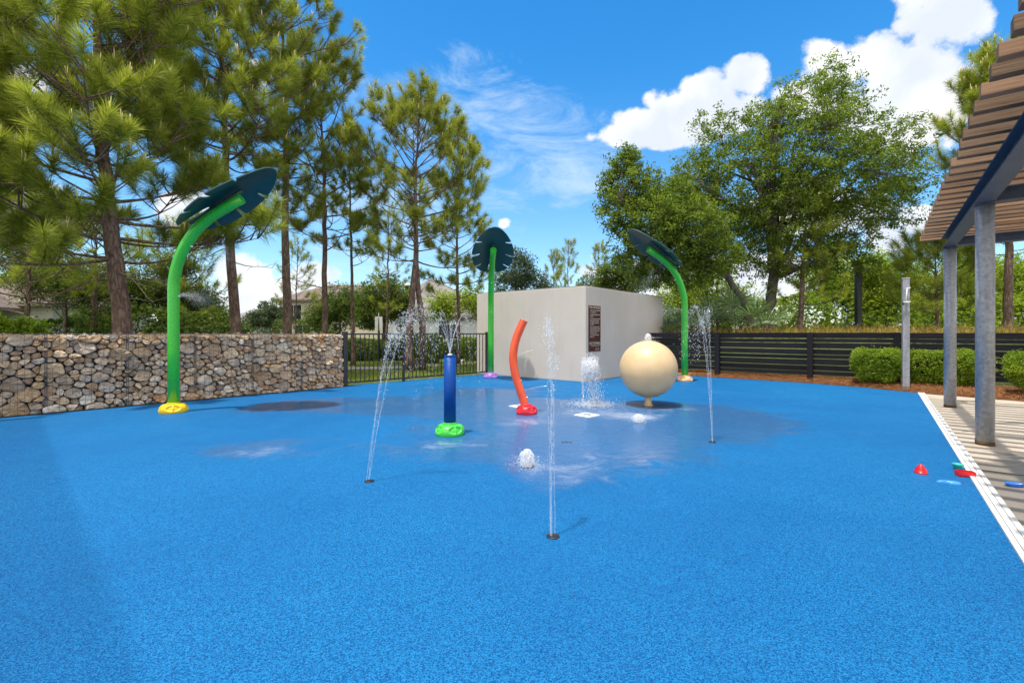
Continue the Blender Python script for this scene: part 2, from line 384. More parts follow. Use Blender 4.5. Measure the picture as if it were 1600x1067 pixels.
def mat_galv(name):
    m = MT(name); v = m.coord()
    vo = m.voro(v, 34, 'F1', 'Color'); sp = m.N.new('ShaderNodeSeparateColor'); m.L.new(vo, sp.inputs[0])
    st = m.noise(m.coord((6, 6, 0.6)), 2.5, 5, 0.6); f = m.math('ADD', m.math('MULTIPLY', sp.outputs[0], 0.25), m.math('MULTIPLY', st, 0.75))
    m.set(color=m.ramp(f, [(0.25, (0.22, 0.23, 0.25)), (0.7, (0.40, 0.41, 0.44))]), rough=0.48, metal=0.35, normal=m.bump(st, 0.1, 0.004)); return m.mat

M = {}
M['pad'] = mat_pad(); M['film'] = mat_water_film()
M['mist'] = mat_spray('mist_water', 0.30, (0.97, 0.98, 1.0), 0.0); M['jet'] = mat_spray('jet_water', 0.27); M['drop'] = mat_spray('drop_water', 0.45); M['froth'] = mat_spray('froth_water', 0.42, (0.97, 0.98, 1.0), 0.04)
M['green_pole'] = paint('green_pole_paint', (0.030, 0.44, 0.028), 0.28, 0.08, 0.03, 3, 0.3)
M['leaf_panel'] = paint('teal_leaf_panel', (0.004, 0.058, 0.058), 0.4, 0.2, 0.08, 4)
M['yellow'] = paint('yellow_plastic', (0.80, 0.52, 0.01), 0.35, 0.1, 0.1)
M['purple'] = paint('purple_plastic', (0.34, 0.17, 0.55), 0.4, 0.15, 0.1)
M['peach'] = paint('peach_plastic', (0.78, 0.46, 0.24), 0.45, 0.12, 0.1)
M['lime'] = paint('lime_plastic', (0.06, 0.55, 0.06), 0.35, 0.12, 0.1)
M['crimson'] = paint('crimson_plastic', (0.60, 0.012, 0.03), 0.35, 0.15, 0.1)
M['blue_post'] = paint('deep_blue_paint', (0.001, 0.05, 0.25), 0.42, 0.12, 0.05, 4, 0.0)
M['blue_post'].node_tree.nodes['Principled BSDF'].inputs['Specular IOR Level'].default_value = 0.2
M['orange'] = paint('orange_red_paint', (0.80, 0.085, 0.02), 0.3, 0.12, 0.05, 4, 0.4)
M['cream'] = paint('cream_ball', (0.62, 0.44, 0.24), 0.42, 0.07, 0.25, 5, 0.15)
M['stone'] = mat_stone()
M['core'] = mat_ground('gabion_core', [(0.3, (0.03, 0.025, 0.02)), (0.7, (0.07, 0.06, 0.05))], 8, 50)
M['wire'] = paint('cage_wire', (0.12, 0.12, 0.13), 0.5, 0.2, 0.0, 6, 0, 0.6)
M['black_metal'] = paint('black_powder_coat', (0.018, 0.019, 0.024), 0.4, 0.25, 0.1)
M['stucco'] = mat_stucco('grey_stucco', (0.53, 0.465, 0.40), (0.63, 0.56, 0.485))
M['sign_brown'] = paint('brown_sign_face', (0.085, 0.022, 0.016), 0.35, 0.35, 0.02, 5)
M['sign_white'] = paint('sign_lettering', (0.62, 0.55, 0.46), 0.5, 0.05, 0)
M['fence_wood'] = mat_wood('charcoal_stained_wood', (0.008, 0.008, 0.011), (0.028, 0.028, 0.035))
M['slat_wood'] = mat_wood('cedar_timber', (0.15, 0.085, 0.050), (0.42, 0.28, 0.18), (1.0, 30, 30))
M['beam'] = paint('blue_grey_beam_paint', (0.070, 0.088, 0.125), 0.4, 0.15, 0.05)
M['galv'] = mat_galv('weathered_grey_steel')
M['rust'] = mat_ground('rust', [(0.3, (0.05, 0.03, 0.02)), (0.7, (0.16, 0.09, 0.03))], 20, 80)
M['white'] = paint('white_plastic', (0.74, 0.73, 0.70), 0.5, 0.1, 0.08, 9)
M['kerb'] = mat_stucco('kerb_white', (0.55, 0.54, 0.51), (0.74, 0.73, 0.71), 0.6)
M['concrete'] = mat_concrete()
M['mulch'] = mat_ground('pine_straw_bed', [(0.3, (0.10, 0.035, 0.012)), (0.52, (0.26, 0.10, 0.035)), (0.75, (0.42, 0.21, 0.09))], 5, 60)
M['straw'] = mat_leaf('pine_straw', (0.14, 0.05, 0.02), (0.50, 0.26, 0.11), 0.1, 0.8)
M['lawn'] = mat_ground('lawn', [(0.3, (0.035, 0.055, 0.014)), (0.5, (0.065, 0.105, 0.025)), (0.75, (0.14, 0.17, 0.05))], 1.2, 26)
M['path'] = mat_ground('path_paving', [(0.3, (0.34, 0.29, 0.23)), (0.7, (0.50, 0.44, 0.36))], 2, 60)
M['bark_pine'] = mat_bark('pine_bark', (0.05, 0.030, 0.024), (0.33, 0.225, 0.175))
M['bark_oak'] = mat_bark('oak_bark', (0.06, 0.05, 0.045), (0.24, 0.20, 0.17), 1.4)
M['bark_dead'] = mat_bark('pale_dead_branch', (0.25, 0.20, 0.15), (0.45, 0.38, 0.30), 2)
M['needle'] = mat_leaf('pine_needles', (0.055, 0.088, 0.014), (0.54, 0.56, 0.095), 0.48, 0.42)
M['needle_far'] = mat_leaf('pine_needles_olive', (0.055, 0.082, 0.014), (0.49, 0.50, 0.090), 0.48, 0.45)
M['candle'] = paint('pine_candle', (0.62, 0.50, 0.27), 0.7, 0.2, 0.1)
M['oak'] = mat_leaf('oak_leaves', (0.032, 0.066, 0.010), (0.29, 0.37, 0.052), 0.42, 0.38)
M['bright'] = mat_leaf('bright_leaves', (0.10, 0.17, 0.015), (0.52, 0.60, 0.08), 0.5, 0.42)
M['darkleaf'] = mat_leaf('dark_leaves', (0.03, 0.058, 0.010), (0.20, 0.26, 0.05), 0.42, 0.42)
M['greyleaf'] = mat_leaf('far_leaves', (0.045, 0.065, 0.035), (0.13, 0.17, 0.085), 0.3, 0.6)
M['hedge'] = mat_leaf('hedge_leaves', (0.06, 0.12, 0.010), (0.38, 0.50, 0.045), 0.35, 0.4)
M['palmetto'] = mat_leaf('palmetto_blades', (0.04, 0.09, 0.035), (0.36, 0.46, 0.24), 0.25, 0.4)
M['fern'] = mat_leaf('dry_fern', (0.16, 0.075, 0.02), (0.46, 0.36, 0.11), 0.35, 0.7)
M['toy_red'] = paint('red_toy_plastic', (0.62, 0.008, 0.012), 0.3, 0.1, 0.05)
M['toy_teal'] = paint('teal_toy_plastic', (0.04, 0.42, 0.34), 0.35, 0.1, 0.05)
M['toy_sky'] = paint('sky_blue_toy_plastic', (0.06, 0.30, 0.72), 0.3, 0.1, 0.05)
M['toy_blue'] = paint('blue_toy_plastic', (0.02, 0.16, 0.60), 0.3, 0.1, 0.05)
M['roof_brown'] = mat_ground('brown_shingles', [(0.3, (0.10, 0.075, 0.06)), (0.7, (0.22, 0.17, 0.14))], 3, 30)
M['roof_grey'] = mat_ground('grey_shingles', [(0.3, (0.16, 0.14, 0.13)), (0.7, (0.27, 0.25, 0.23))], 3, 30)
M['wall_tan'] = mat_stucco('tan_house_wall', (0.34, 0.32, 0.27), (0.46, 0.43, 0.37))
M['wall_cream'] = mat_stucco('cream_house_wall', (0.52, 0.45, 0.33), (0.62, 0.55, 0.42))
M['wall_white'] = mat_stucco('white_house_wall', (0.55, 0.55, 0.54), (0.68, 0.68, 0.67))
M['trim'] = paint('white_trim', (0.66, 0.64, 0.60), 0.6, 0.05, 0)
M['glass'] = paint('dark_window_glass', (0.03, 0.035, 0.04), 0.08, 0.2, 0)
M['dark'] = paint('dark_recess', (0.02, 0.02, 0.02), 0.9, 0.2, 0)
M['lensglass'] = paint('camera_dome', (0.5, 0.5, 0.5), 0.2, 0.05, 0)

# ------------------------------------------------------------------ layout frame: u runs along the kerb, v to its right
UD = Vector((0.6225, 0.7826, 0)); VD = Vector((0.7826, -0.6225, 0))
ANG_U = math.atan2(UD.y, UD.x)
def UV(u, v, z=0.0): return UD*u + VD*v + Vector((0, 0, z))
GA = Vector((-4.10, 11.20, 0)); GB = Vector((-10.3, 4.52, 0))      # gabion line (right end, left end past the frame)
FB = Vector((-0.76, 14.47, 0))                                      # far end of the metal fence
BC = Vector((1.94, 12.2, 0)); BLd = Vector((-0.765, 0.644, 0)); BRd = Vector((0.644, 0.765, 0))
PE = [Vector(p) for p in ((5.84, 13.6, 0), (6.9, 12.75, 0), (7.7, 12.0, 0), (8.35, 11.1, 0))]   # pad edge against the straw bed
KC = UV(13.35, 0.63)   # kerb corner

# ------------------------------------------------------------------ setting
def ground_sheets():
    b = MB(); b.sheet([(-400, -400), (400, -400), (400, 400), (-400, 400)], -0.03)
    o = b.build('ground', M['lawn']); tag(o, kind='structure')
    b = MB()
    poly = [UV(-8, 0.63), KC, PE[3], PE[2], PE[1], PE[0], BC+BRd*4.2+Vector((0.3, -0.1, 0)), BC+BRd*4.2-Vector((.5, 0, 0)), BC+BLd*1.0+Vector((.4, .6, 0)), FB+Vector((.2, .3, 0)), FB+Vector((-.14, .1, 0)), GA+Vector((-.14, .13, 0)), GB, Vector((-12, -5, 0)), Vector((-6, -9, 0))]
    b.sheet(poly, 0.0); o = b.build('pool_deck', M['pad']); tag(o, kind='structure')
    # concrete right of the kerb, with joints
    b = MB(); b.sheet([UV(-8, 0.735), UV(13.2, 0.735), UV(12.9, 2.2), UV(12.0, 4.2), UV(11.4, 7.0), UV(11.2, 12), UV(-8, 12)], 0.0)
    o = b.build('pavement', M['concrete']); tag(o, kind='structure')
    b = MB()
    for u in (-5, -2.2, 0.6, 3.4, 6.2, 9.0): b.box(UV(u, 6.3, 0.003), (11.1, 0.008, 0.003), ANG_U-PI/2)
    for v in (3.4, 6.2, 9.0): b.box(UV(2, v, 0.0045), (18, 0.008, 0.003), ANG_U)
    o = b.build('pavement_joint', M['dark']); tag(o, kind='structure')
    # kerb with two grooves
    b = MB()
    for (v0, v1, z) in ((0.628, 0.660, 0.016), (0.664, 0.700, 0.016), (0.704, 0.738, 0.016)):
        b.box(UV(2.65, (v0+v1)/2, z/2-0.012), (21.4, v1-v0, z+0.024), ANG_U, bev=0.003)
    b.box(UV(2.65, 0.683, -0.01), (21.4, 0.1, 0.03), ANG_U, mi=1)
    o = b.build('kerb', [M['kerb'], M['dark']]); tag(o, kind='structure')
    # raised bed of pine straw between the pad and the wooden fence
    b = MB(); me = []
    inner = [Vector((4.9, 14.6, 0)), PE[0], PE[1], PE[2], PE[3], KC, UV(12.9, 2.2), UV(12.0, 4.2), UV(11.4, 7.0), UV(11.2, 12)]
    outd = Vector((0.62, 0.78, 0))
    vs = []; fs = []; K = 10
    for i in range(len(inner)-1):
        for s in range(12):
            p = inner[i].lerp(inner[i+1], s/12)
            for k in range(K):
                d = k/(K-1)*4.2; z = 0.005+0.12*(1-math.exp(-d*3.0)) + (0.03*math.sin(p.x*5+d*7)*math.sin(p.y*4.1-d*5) if k else -0.02)
                q = p+outd*d; vs.append((q.x, q.y, z))
    n = len(vs)//K
    for i in range(n-1):
        for k in range(K-1): fs.append((i*K+k, (i+1)*K+k, (i+1)*K+k+1, i*K+k+1))
    b.add(vs, fs, 0, True); o = b.build('mulch_bed', M['mulch']); tag(o, kind='structure')
    # garden path and road beyond the metal fence
    b = MB(); pts = [P(560, 700, 15), P(700, 700, 17), P(760, 700, 22)]
    b.sheet([(-9, 16.5), (-4.6, 16.9), (-1.8, 19.5), (-0.6, 25), (-1.8, 25.4), (-3.2, 20.3), (-5.2, 18.1), (-9, 17.9)], -0.02)
    o = b.build('garden_path', M['path']); tag(o, kind='structure')
    b = MB(); b.sheet([(-60, 29), (60, 29), (60, 35), (-60, 35)], -0.024); o = b.build('road', mat_ground('asphalt', [(0.3, (0.05, 0.05, 0.05)), (0.7, (0.08, 0.08, 0.08))], 2, 60)); tag(o, kind='structure')
ground_sheets()

def straw():
    # loose straw on the bed: one object nobody could count
    n = 26000
    seg = [Vector((5.4, 14.1, 0)), PE[0], PE[1], PE[2], PE[3], KC, UV(12.9, 2.2), UV(12.0, 4.2)]
    L = [(seg[i+1]-seg[i]).length for i in range(len(seg)-1)]; cs = np.cumsum([0]+L)
    t = rng.random(n)*cs[-1]; i = np.clip(np.searchsorted(cs, t)-1, 0, len(L)-1)
    A = np.array([list(s) for s in seg]); fr = ((t-cs[i])/np.array(L)[i])[:, None]
    p = A[i]*(1-fr)+A[i+1]*fr
    d = np.abs(rng.normal(0, 1, n))*0.75-0.05+0.05*rng.standard_normal(n)*0
    p[:, 0] += 0.62*d; p[:, 1] += 0.78*d; p[:, 2] = 0.012+0.12*(1-np.exp(-np.maximum(d, 0)*3))+rng.random(n)*0.035
    a = rng.random(n)*2*PI; l = 0.06+0.08*rng.random(n)
    dr = np.stack([np.cos(a), np.sin(a), rng.normal(0, 0.25, n)], 1)*l[:, None]
    w = np.stack([-np.sin(a), np.cos(a), np.zeros(n)], 1)*0.0035
    V = np.stack([p-dr/2-w, p-dr/2+w, p+dr/2], 1).reshape(-1, 3)
    o = np_mesh('pine_straw', V, np.arange(n*3).reshape(-1, 3), 3, M['straw'], tint=np.repeat(rng.random(n), 3))
    tag(o, 'loose reddish brown pine straw along the edge of the pad', 'pine straw', kind='stuff')
straw()

# water lying on the pad
def water_film():
    nx, ny = 150, 150; x0, x1, y0, y1 = -4.6, 5.4, 2.6, 13.2
    X, Y = np.meshgrid(np.linspace(x0, x1, nx), np.linspace(y0, y1, ny))
    def bl(px, py, rx, ry, s=1.0):
        c = G(px, py); return s*np.exp(-(((X-c.x)/rx)**2+((Y-c.y)/ry)**2))
    wet = (bl(900, 655, 2.6, 2.2)+bl(640, 632, 2.0, 1.0, .75)+bl(470, 634, 1.6, .8, .9)+bl(400, 700, .75, .55, .75)+bl(940, 705, .9, .9, .6)
           + bl(1090, 650, 1.3, 1.2, .8)+bl(690, 700, .8, .5, .55)+bl(870, 750, .4, .5, .4)+bl(740, 612, 1.6, 1.0, .8)+bl(820, 730, .5, .4, .5))
    foam_sheen = (bl(925, 645, 1.0, .6, .65)+bl(410, 706, .5, .3, .6)+bl(700, 695, .7, .3, .55)+bl(825, 660, .5, .45, .6)+bl(825, 728, .3, .25, .6)+bl(960, 715, .8, .6, .45)+bl(900, 760, .4, .5, .5)+bl(1060, 640, .7, .5, .4)+bl(1000, 652, .35, .3, .8)+bl(560, 632, 1.5, .4, .35))  # froth patches; the pale tone also paints in cloud reflected by the wet
    V = np.stack([X.ravel(), Y.ravel(), np.full(nx*ny, 0.004)], 1)
    i, j = np.meshgrid(np.arange(nx-1), np.arange(ny-1)); a = (j*nx+i).ravel()
    o = np_mesh('water', V, np.stack([a, a+1, a+nx+1, a+nx], 1), 4, M['film'], tint=np.clip(wet, 0, 1).ravel())
    at = o.data.attributes.new('foam_sheen', 'FLOAT', 'POINT'); at.data.foreach_set('value', foam_sheen.ravel().astype(np.float32))
    tag(o, kind='structure')
water_film()

# ------------------------------------------------------------------ gabion wall
def clip_poly(poly, px, py, nx, ny):
    out = []
    for i in range(len(poly)):
        a = poly[i]; b = poly[(i+1) % len(poly)]
        da = (a[0]-px)*nx+(a[1]-py)*ny; db = (b[0]-px)*nx+(b[1]-py)*ny
        if da <= 0: out.append(a)
        if (da < 0) != (db < 0) and abs(da-db) > 1e-12:
            t = da/(da-db); out.append((a[0]+(b[0]-a[0])*t, a[1]+(b[1]-a[1])*t))
    return out
def voronoi_cells(W, H, r0, r1, seed, asp=1.45):
    rd = random.Random(seed); pts = []
    for _ in range(int(W*H*6000)):
        x, z = rd.uniform(0, W), rd.uniform(0, H); rr = r0+(r1-r0)*rd.random()**1.8
        if all(((x-q[0])/asp)**2+(z-q[1])**2 > (0.55*(rr+q[2]))**2 for q in pts): pts.append((x, z, rr))
    cells = []
    for i, (x, z, r) in enumerate(pts):
        poly = [(max(0, x-.5), max(0, z-.5)), (min(W, x+.5), max(0, z-.5)), (min(W, x+.5), min(H, z+.5)), (max(0, x-.5), min(H, z+.5))]
        for j, (a, c, s) in enumerate(pts):
            if j == i or abs(a-x) > .9 or abs(c-z) > .9: continue
            # power-like bisector in the stretched metric, weighted by size
            dx, dz = (a-x), (c-z); nx, nz = dx/asp**2, dz; f = 0.5+0.5*(r-s)/(r+s)
            poly = clip_poly(poly, x+dx*f, z+dz*f, nx, nz)
            if len(poly) < 3: break
        if len(poly) >= 3: cells.append(((x, z), poly))
    return cells
def stones_on(b, origin, ex, ez, nrm, cells, rd, depth=(0.04, 0.10)):
    for (c, poly) in cells:
        cx = sum(p[0] for p in poly)/len(poly); cz = sum(p[1] for p in poly)/len(poly)
        # resample outline and round its corners
        pts = []
        for i in range(len(poly)):
            p, q = poly[i], poly[(i+1) % len(poly)]
            L = math.hypot(q[0]-p[0], q[1]-p[1])
            if L < 1e-4: continue
            k = max(1, int(L/0.035))
            for s in range(k): pts.append((p[0]+(q[0]-p[0])*s/k, p[1]+(q[1]-p[1])*s/k))
        if len(pts) < 5: continue
        pts = [(p[0]+rd.gauss(0, .006), p[1]+rd.gauss(0, .006)) for p in pts]
        for _ in range(1):
            n = len(pts); pts = [((pts[i-1][0]+2*pts[i][0]+pts[(i+1) % n][0])/4, (pts[i-1][1]+2*pts[i][1]+pts[(i+1) % n][1])/4) for i in range(n)]
        n = len(pts); dep = rd.uniform(*depth); jit = rd.uniform(-.03, .012)
        tx, tz = rd.uniform(-.45, .45), rd.uniform(-.55, .25)
        vs = []
        rings = ((0.96, 0.0), (0.985, 0.45), (0.93, 0.80), (0.80, 0.95), (0.45, 1.0))
        ph = rd.uniform(0, 6)
        for (s, h) in rings:
            for i, (x, z) in enumerate(pts):
                dx, dz = (x-cx)*s, (z-cz)*s
                w = 0.010*math.sin(i*1.7+ph)+0.008*math.sin(i*0.9+ph*2+h*5)+rd.uniform(-.009, .009)
                hh = jit + dep*h + (tx*dx+tz*dz)*h + (w if h > 0 else 0)
                if h == 0: hh = -0.16
                vs.append(origin+ex*(cx+dx)+ez*(cz+dz)+nrm*hh)
        vs.append(origin+ex*cx+ez*cz+nrm*(jit+dep*1.01))
        fs = []
        for r in range(len(rings)-1):
            for i in range(n): fs.append((r*n+i, r*n+(i+1) % n, (r+1)*n+(i+1) % n, (r+1)*n+i))
        for i in range(n): fs.append(((len(rings)-1)*n+i, (len(rings)-1)*n+(i+1) % n, len(rings)*n))
        b.add(vs, fs, 0, rd.random() < 0.25)
def gabion():
    root = empty('gabion_wall', GB, 0, 'long low retaining wall of tan and grey stones packed in a wire cage', 'stone wall')
    d = (GA-GB); W = d.length; d.normalize(); nrm = Vector((d.y, -d.x, 0))   # faces the pad
    H = 1.25; T = 0.62
    rd = random.Random(3)
    b = MB()
    cells = voronoi_cells(W, H, 0.062, 0.21, 11, 1.3)
    stones_on(b, Vector((0, 0, 0)), d, Vector((0, 0, 1)), nrm, cells, rd)
    # top stones
    cells = voronoi_cells(W, T-0.06, 0.06, 0.13, 12, 1.1)
    stones_on(b, Vector((0, 0, H-0.035))-nrm*0.06, d, -nrm, Vector((0, 0, 1)), cells, rd, (0.03, 0.06))
    # end stones (next to the fence)
    cells = voronoi_cells(T-.06, H, 0.06, 0.14, 13, 1.2)
    stones_on(b, d*W-nrm*0.03, -nrm, Vector((0, 0, 1)), d, cells, rd, (0.0, 0.03))
    b.build('stone_fill', M['stone'], root)
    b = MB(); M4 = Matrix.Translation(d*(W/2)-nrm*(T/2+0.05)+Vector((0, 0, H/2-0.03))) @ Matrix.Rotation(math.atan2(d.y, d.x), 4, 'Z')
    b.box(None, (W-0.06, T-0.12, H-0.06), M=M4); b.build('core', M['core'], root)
    # wire mesh: 75 mm grid, doubled wires at the basket joints
    b = MB(); off = nrm*0.085
    def wire(p, q, r): b.tube([p, q], r, 4, False)
    x = 0.0; k = 0
    while x <= W:
        joint = (k % 13 == 0)
        if joint:
            for s in (-0.012, 0.012): wire(d*(x+s)+off, d*(x+s)+off+Vector((0, 0, H+.035)), 0.0055)
        else: wire(d*x+off, d*x+off+Vector((0, 0, H+.035)), 0.0022)
        wire(d*x+off+Vector((0, 0, H+.035)), d*x-nrm*T+Vector((0, 0, H+.035)), 0.0022)
        x += 0.078; k += 1
    for i in range(17):
        z = 0.015+i*0.078*1.01
        wire(off+Vector((0, 0, z)), off+d*W+Vector((0, 0, z)), 0.0045 if i in (0, 8, 16) else 0.0022)
    for i in range(9): wire(off-nrm*(i*.078)+Vector((0, 0, H+.035)), off-nrm*(i*.078)+d*W+Vector((0, 0, H+.035)), 0.0024)
    b.build('wire_cage', M['wire'], root)
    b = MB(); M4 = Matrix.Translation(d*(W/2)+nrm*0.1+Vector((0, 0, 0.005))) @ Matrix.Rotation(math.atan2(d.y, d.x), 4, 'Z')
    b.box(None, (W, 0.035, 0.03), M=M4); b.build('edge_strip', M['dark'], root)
gabion()

# ------------------------------------------------------------------ metal picket fence
def metal_fence():
    d = FB-GA; W = d.length; d.normalize(); a = math.atan2(d.y, d.x)
    root = empty('metal_fence', GA, a, 'black metal picket fence between the stone wall and the grey stucco building', 'fence')
    posts = [0.06, W*0.36, W*0.68, W-0.05]
    for i, x in enumerate(posts):
        b = MB(); w = 0.11 if i == 0 else 0.055; h = 1.31 if i != 2 else 1.40
        b.box((x, 0, h/2), (w, w, h), bev=0.004); b.box((x, 0, h+0.008), (w+.014, w+.014, 0.018), bev=0.004); b.build('post', M['black_metal'], root)
    for i in range(3):
        x0 = posts[i]+0.04; x1 = posts[i+1]-0.03; b = MB()
        for z in (1.27, 0.09): b.box(((x0+x1)/2, 0, z), (x1-x0, 0.038, 0.038), bev=0.003)
        n = int((x1-x0)/0.115)
        for k in range(1, n): b.box((x0+(x1-x0)*k/n, 0, 0.67), (0.017, 0.017, 1.165))
        b.build('picket_panel', M['black_metal'], root)
metal_fence()

# ------------------------------------------------------------------ stucco building with rules sign
def building():
    root = empty('pump_house', BC, 0, 'plain flat topped light grey stucco building at the back of the pad', 'building')
    H = 2.53; t = 5.15; l = 4.0
    b = MB(); c = BLd*(l/2)+BRd*(t/2); a = math.atan2(BRd.y, BRd.x)
    b.box((c.x, c.y, H/2), (t, l, H), a, bev=0.012); b.build('wall', M['stucco'], root)
    b = MB(); b.box((c.x, c.y, H+0.012), (t-0.05, l-0.05, 0.03), a, bev=0.004); b.build('roof', M['roof_grey'], root)
    # foot strip where the pad meets the wall
    # sign on the right hand face
    s = empty('rules_sign', BC+BRd*0.44+Vector((BRd.y, -BRd.x, 0))*0.004+Vector((0, 0, 1.415)), a, 'tall brown rules sign with pale lettering on the grey building', 'sign')
    b = MB(); b.box((0, -0.011, 0), (0.62, 0.016, 1.23), bev=0.004); b.build('panel', M['sign_brown'], s)
    rd = random.Random(5); b = MB(); y = -0.0205
    def line(x0, x1, z, h):
        x = x0
        while x < x1-0.01:
            w = rd.choice((1, 1, 2, 3, 4, 5, 2, 3))*h*0.62
            w = min(w, x1-x)
            k = x
            while k < x+w-0.003:
                g = h*0.42; kind = rd.random()
                b.box((k+g/2, y, z+(0.12*h if kind > .7 else 0)), (g*0.85, 0.0015, h*(0.75 if kind > .7 else 1.0)))
                k += h*0.62
            x += w+h*0.45
    z = 0.565; line(-0.28, 0.28, z, 0.052)
    z -= 0.075
    for n in (1, 0.62, 0.96, 0.35, 0.97, 0.88, 0.9, 0.38, 0.95, 1.0, 0.98, 0.72, 0.9, 0.42):
        line(-0.25, -0.25+0.52*n, z, 0.026); z -= 0.052 if n > .7 else 0.064
    line(-0.2, 0.22, -0.475, 0.016)
    # small round emblem
    b.lathe([(0.055, 0), (0.055, 0.0015)], 20, (0.14, 0, 0)) if False else None
    for i in range(14):
        a1 = 2*PI*i/14; b.box((0.12+0.1*math.cos(a1), y, -0.55+0.035*math.sin(a1)), (0.018, 0.0015, 0.009))
    line(0.05, 0.2, -0.55, 0.014)
    b.build('lettering', M['sign_white'], s)
    cu = bpy.data.curves.new('no_diving', 'FONT'); cu.body = 'NO DIVING'; cu.size = 0.128; cu.align_x = 'CENTER'; cu.align_y = 'CENTER'; cu.extrude = 0.001
    to = bpy.data.objects.new('tmp_text', cu); C.objects.link(to)
    dg = bpy.context.evaluated_depsgraph_get(); me = bpy.data.meshes.new_from_object(to.evaluated_get(dg)); bpy.data.objects.remove(to)
    o = link('no_diving_text', me, M['sign_white'], s); o.rotation_euler = (R(90), 0, 0); o.location = (0, y, -0.405); o.scale = (0.86, 1.0, 1)
building()

# ------------------------------------------------------------------ wooden fence on the right
def wood_fence():
    posts = [Vector((4.15, 15.45, 0)), Vector((6.13, 13.8, 0)), Vector((7.95, 12.35, 0)), Vector((9.30, 11.2, 0)), Vector((11.1, 9.72, 0)), Vector((13.0, 8.2, 0)), Vector((14.9, 6.6, 0))]
    root = empty('wooden_fence', posts[0], 0, 'charcoal stained horizontal board fence behind the pine straw bed', 'fence')
    o0 = posts[0]; rd = random.Random(9)
    for p in posts:
        b = MB(); q = p-o0; d = (posts[1]-posts[0]).normalized()
        b.box((q.x-0.055*0.6, q.y-0.055*0.8, 0.655), (0.13, 0.13, 1.31), math.atan2(d.y, d.x), bev=0.006); b.build('post', M['fence_wood'], root)
    hs = [0.14, 0.09, 0.14, 0.13, 0.09, 0.14, 0.13, 0.10]
    for i in range(len(posts)-1):
        p, q = posts[i]-o0, posts[i+1]-o0; d = (q-p); L = d.length; a = math.atan2(d.y, d.x); c = (p+q)/2
        back = Vector((-d.y, d.x, 0)).normalized()*0.04
        b = MB(); z = 1.30
        for k, h in enumerate(hs):
            zz = z-h/2; sag = rd.uniform(-.004, .004)
            M4 = Matrix.Translation((0, 0, zz+sag)) @ Matrix.Rotation(rd.uniform(-.0025, .0025), 4, 'Y')
            b.box(None, (L-0.002, 0.028, h), M=M4, bev=0.003)
            z -= h+rd.choice((0.018, 0.03, 0.012, 0.024))
        o = b.build('board_panel', M['fence_wood'], root); o.location = c+back; o.rotation_euler = (0, 0, a)
wood_fence()

# ------------------------------------------------------------------ pergola
def pergola():
    root = empty('pergola', UV(6.5, 0.95), ANG_U, 'timber slatted pergola on blue grey steel beams and round posts', 'pergola')
    # local x = u, local y = -v
    U0 = 6.5; V0 = 0.95
    def loc(u, v, z): return Vector((u-U0, -(v-V0), z))
    pu = (7.62, 11.1, 4.1)
    for v in (0.95, 6.0):
        for u in (11.1, 7.64, 3.6, -0.4):
            b = MB(); p = loc(u, v, 0)
            b.tube([p+Vector((0, 0, 0.0)), p+Vector((0, 0, 2.795))], 0.083, 32)
            po = b.build('post', M['galv'], root)
            b = MB(); b.tube([p+Vector((0, 0, 0.001)), p+Vector((0, 0, 0.045))], 0.0855, 32); b.build('rusty_foot', M['rust'], po)
            b = MB(); b.box(p+Vector((0, 0, 2.793)), (0.24, 0.2, 0.012), bev=0.002); b.build('cap_plate', M['beam'], po)
    def ibeam(c, L, rz, h=0.19, w=0.165, name='beam'):
        b = MB(); t = 0.014
        for s in (-1, 1): b.box((0, 0, s*(h/2-t/2)), (L, w, t), bev=0.002)
        b.box((0, 0, 0), (L-0.004, 0.012, h-2*t+0.002))
        o = b.build(name, M['beam'], root); o.location = c; o.rotation_euler = (0, 0, rz)
    for v in (0.936, 6.0): ibeam(loc(5.15, v, 2.895), 12.4, 0)
    for u in (11.1, 7.64, 3.6, -0.4): ibeam(loc(u, 3.47, 2.885), 4.86, PI/2, 0.165, 0.12, 'cross_beam')
    rd = random.Random(4); k = 0
    u = 11.42
    while u > -1.6:
        b = MB(); v0 = 0.575+rd.uniform(-.012, .012); v1 = 6.4; Ls = v1-v0
        M4 = Matrix.Rotation(R(rd.uniform(-.25, .25)), 4, 'Z')
        b.box(None, (Ls, 0.089+rd.uniform(-.003, .003), 0.092), M=M4, bev=0.005)
        o = b.build('timber_slat', M['slat_wood'], root); o.location = loc(u, (v0+v1)/2, 3.037+rd.uniform(-.001, .004)); o.rotation_euler = (0, 0, PI/2)
        u -= 0.305*(1+rd.uniform(-.03, .03)); k += 1
pergola()

